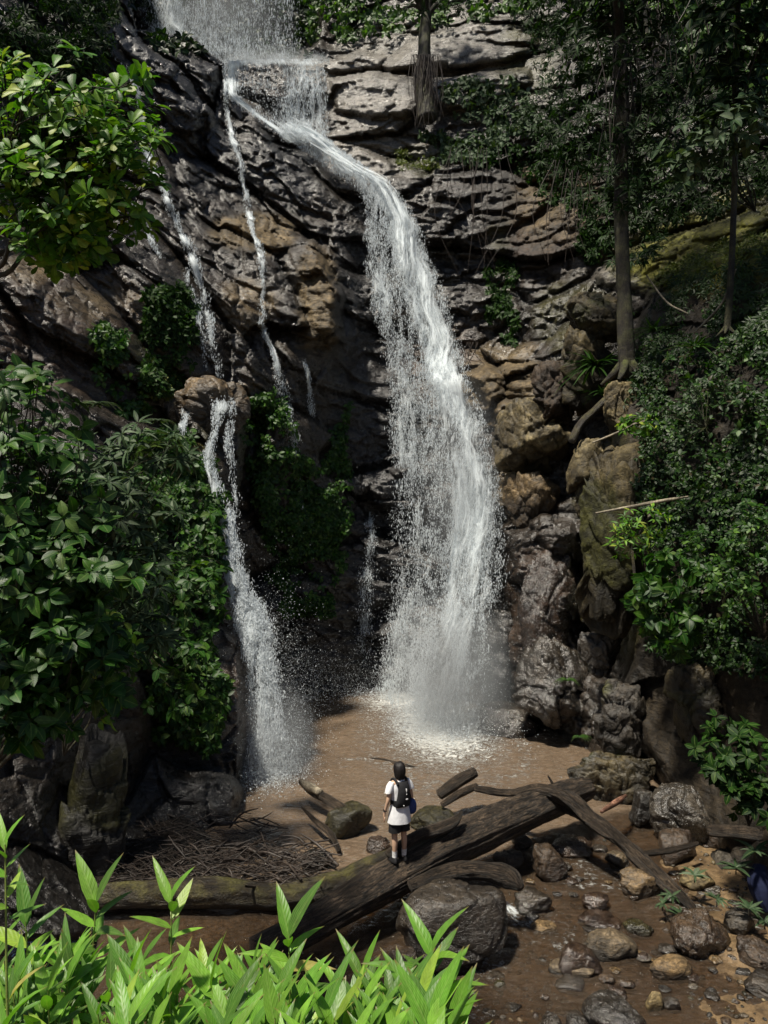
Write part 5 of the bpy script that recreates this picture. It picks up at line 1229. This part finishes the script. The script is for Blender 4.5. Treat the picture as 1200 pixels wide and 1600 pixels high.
def person():
    foot = at(624, 1346, 12.36); foot[2] = 0.79
    p = thing('person', 'person in white top and black shorts standing on the log, seen from behind', 'person', tuple(foot))
    p.rotation_euler = (0, 0, math.radians(30)); p.scale = (1, 1, 1)
    skinm = plain_material('skin', (0.55, 0.36, 0.25), .5, .4, 30, .08); hairm = plain_material('black_hair', (0.010, 0.008, 0.008), .55, .35, 60, .5, .012)
    white = plain_material('white_cotton', (0.72, 0.73, 0.76), .8, .2, 18, .10, .01); black = plain_material('black_cloth', (0.012, 0.012, 0.014), .75, .3)
    sock = plain_material('white_sock', (0.72, 0.72, 0.72), .85, .2); shoe = plain_material('black_shoe', (0.018, 0.018, 0.02), .5, .4)
    blue = plain_material('blue_nylon', (0.012, 0.035, 0.16), .5, .4); silver = plain_material('silver_trim', (0.6, 0.6, 0.62), .4, .5)
    H = 1.60
    v, e, r = [], [], []
    def add(co, rad, par=None):
        v.append(co); r.append(rad)
        if par is not None: e.append((par, len(v) - 1))
        return len(v) - 1
    pel = add((0, 0, .86), (.13, .095)); wai = add((0, .005, 1.0), (.11, .08), pel); che = add((0, .0, 1.18), (.13, .09), wai); sho = add((0, -.005, 1.30), (.105, .07), che)
    nk = add((0, .0, 1.37), (.048, .05), sho); h0 = add((0, .015, 1.43), (.06, .07), nk); h1 = add((0, .02, 1.50), (.072, .088), h0); h2 = add((0, .015, 1.57), (.055, .065), h1)
    nose = add((0, .10, 1.475), (.012, .012), h1)
    hands = []
    for s in (-1, 1):
        hip = add((s * .085, 0, .80), (.085, .085), pel); kn = add((s * .088, .012, .45), (.052, .052), hip); cf = add((s * .09, -.008, .32), (.052, .052), kn); an = add((s * .09, 0, .085), (.032, .032), cf)
        hl = add((s * .092, .03, .04), (.033, .028), an); to = add((s * .10, .14, .03), (.035, .02), hl)
        ua = add((s * .165, 0, 1.285), (.045, .045), sho); el = add((s * .225, -.02, 1.03), (.034, .034), ua); wr = add((s * .245, .05 if s < 0 else .10, .83), (.023, .023), el); pm = add((s * .25, .065 if s < 0 else .12, .77), (.030, .018), wr)
        for k, (dx, dl) in enumerate(((-.026, .075), (-.009, .085), (.009, .08), (.026, .062))):
            f1 = add((s * .25 + .2 * dx, v[pm][1] + dx, .735), (.009, .009), pm); f2 = add((s * .248 + .2 * dx, v[pm][1] + dx + .006, .735 - dl * .55), (.008, .008), f1); add((s * .242 + .2 * dx, v[pm][1] + dx + .02, .735 - dl), (.006, .006), f2)
        th1 = add((s * .235, v[pm][1] + .035, .775), (.010, .010), pm); add((s * .225, v[pm][1] + .055, .735), (.008, .008), th1)
        if s < 0: wrist = v[wr]
        hands.append(v[pm])
        # ear
        add((s * .082, .01, 1.475), (.012, .018), h1)
    # the right foot stands a little higher and forward along the log
    skin('body', v, e, r, skinm, p, 2)
    rings('hair', [(0, -.02, 1.335, .062, .045), (0, -.018, 1.38, .084, .076), (0, -.012, 1.45, .096, .10), (0, -.008, 1.52, .100, .106), (0, 0, 1.58, .086, .094), (0, .005, 1.615, .05, .055)], hairm, p, 28, wob=.06)
    fr = rings('face', [(0, .085, 1.40, .03, .015), (0, .098, 1.44, .055, .02), (0, .10, 1.49, .058, .022), (0, .095, 1.53, .045, .02)], skinm, p)
    rings('shirt', [(0, 0, .655, .205, .165), (0, 0, .76, .192, .152), (0, 0, .90, .165, .128), (0, 0, 1.0, .15, .115), (0, 0, 1.12, .155, .115), (0, 0, 1.22, .165, .11), (0, 0, 1.29, .15, .09), (0, 0, 1.335, .09, .07), (0, 0, 1.36, .06, .06)], white, p, 48, (False, False), .035, 2)
    for s in (-1, 1):
        rings('sleeve', [(s * .215, -.012, 1.16, .058, .062), (s * .20, -.008, 1.20, .062, .066), (s * .172, 0, 1.27, .064, .062), (s * .14, 0, 1.32, .05, .045)], white, p, 20, (False, True), .03)
        rings('shorts_leg' if False else 'shorts', [(s * .086, .004, .50, .104, .106), (s * .084, .0, .62, .098, .104), (s * .075, 0, .70, .088, .098), (s * .06, 0, .82, .078, .088)], black, p, 28, (False, True), .02)
        rings('sock', [(s * .09, .002, .065, .040, .044), (s * .09, 0, .10, .040, .042), (s * .09, -.002, .16, .043, .044), (s * .09, -.004, .19, .046, .047)], sock, p, 20, (True, False))
        sh = rings('shoe', [(s * .096, .055, .0, .048, .125), (s * .096, .055, .03, .05, .128), (s * .095, .045, .06, .044, .108), (s * .092, .01, .085, .044, .058)], shoe, p, 28)
        sh2 = rings('laces', [(s * .096, .08, .066, .028, .03), (s * .096, .07, .076, .025, .03)], sock, sh, 12)
    rings('watch', [(wrist[0] + .003, wrist[1] - .005, .845, .031, .031), (wrist[0], wrist[1], .875, .031, .031)], black, p, 16)
    # worn vest pack and the hip bag, things of their own
    R = Matrix.Translation(Vector(foot)) @ Matrix.Rotation(math.radians(30), 4, 'Z')
    bp = thing('backpack', 'small black running vest pack worn over the white top', 'backpack', tuple(R @ Vector((0, -.1, .92)))); bp.rotation_euler = p.rotation_euler
    def local(o, off): o.location = off
    pk = rings('pack', [(0, -.10, .93, .135, .055), (0, -.115, 1.0, .135, .06), (.01, -.12, 1.08, .12, .062), (.015, -.118, 1.18, .105, .06), (.02, -.10, 1.27, .10, .045), (.02, -.075, 1.32, .085, .03)], black, bp, 28, wob=.02)
    wb = rings('waist_band', [(0, 0, .93, .158, .125), (0, 0, .98, .160, .128), (0, 0, 1.03, .158, .124)], black, bp, 36, (False, False))
    for s in (-1, 1):
        V, F, tb = tube([(s * .085, -.10, 1.28), (s * .10, -.045, 1.352), (s * .10, .05, 1.345), (s * .10, .115, 1.22), (s * .12, .118, 1.05), (s * .145, .07, .98)], [.022] * 6, 10, .02)
        so = mesh_obj('strap', V, F, black, attrs={'tub': tb}); so.parent = bp
    for (cx, cz, rx, rz) in ((.035, 1.06, .032, .012), (.03, 1.20, .008, .028), (.03, 1.14, .01, .01), (-.02, .965, .008, .006)):
        tr = rings('trim', [(cx, -.165, cz - rz, rx * .8, .02), (cx, -.168, cz, rx, .022), (cx, -.165, cz + rz, rx * .8, .02)], silver, bp, 14)
    for o in bp.children: o.location = (0, .1, -.92)
    bg = thing('shoulder_bag', 'small blue bag hanging at the right hip of the person', 'bag', tuple(R @ Vector((.20, .0, .78)))); bg.rotation_euler = p.rotation_euler
    pouch = rings('pouch', [(.215, -.02, .75, .04, .055), (.225, -.02, .79, .075, .085), (.228, -.02, .87, .082, .09), (.222, -.02, .95, .068, .075), (.21, -.02, 1.0, .03, .045)], blue, bg, 24, wob=.05)
    V, F, tb = tube([(.21, -.02, .99), (.17, -.08, 1.05), (.10, -.09, 1.2), (.02, -.07, 1.33)], [.009] * 4, 8, .03)
    so = mesh_obj('strap', V, F, black, attrs={'tub': tb}); so.parent = bg
    for o in bg.children: o.location = (-.20, 0, -.78)
person()

# dark blue cloth at the frame edge
def cloth():
    parts = []
    b = at(1196, 1418, 12.1)
    V, F, tb = tube([at(1188,1352,12.5), at(1187,1375,12.4), at(1192,1400,12.3), at(1202,1425,12.2)], [.10, .19, .17, .07], 40, .02, .18, 8, .12)
    o = mesh_obj('cloth', V, F, plain_material('navy_cloth', (0.010, 0.014, 0.04), .8, .2, 14, .3, .01), attrs={'tub': tb}, loc=b)
    tag(o, 'dark navy cloth bundled at the right frame edge behind the grey seedlings', 'cloth')
cloth()

# mist where the falls break
def mist_material(dens):
    m, nt = new_mat('mist'); t = NT(nt)
    tc = t.n('ShaderNodeTexCoord')
    ln = t.n('ShaderNodeVectorMath', operation='LENGTH'); t.l(tc.outputs['Object'], ln.inputs[0])
    f = t.math('SUBTRACT', 1.0, ln.outputs['Value'], True)
    f = t.math('POWER', f, 1.3)
    v = t.n('ShaderNodeVolumePrincipled'); v.inputs['Color'].default_value = (0.88, 0.93, 0.97, 1)
    t.l(t.math('MULTIPLY', f, dens), v.inputs['Density'])
    o = t.n('ShaderNodeOutputMaterial'); t.l(v.outputs[0], o.inputs['Volume']); return m
def mist_cloud(c, r, dens):
    V, F = ico(3)
    o = mesh_obj('mist', V, [F], mist_material(dens)); o.location = c; o.scale = r
    tag(o, kind='stuff')
mist_cloud(at(700, 1085, 22.5), (2.2, 2.1, 3.6), .85)
mist_cloud(at(428, 1175, 18.7), (1.3, 1.3, 2.0), .75)
mist_cloud(at(340, 30, 37.0), (4.2, 1.2, 3.4), .4)
mist_cloud(at(430, 92, 34.6), (2.6, .9, .55), .8)
mist_cloud(at(720, 760, 24.6), (1.7, 1.3, 4.5), .3)
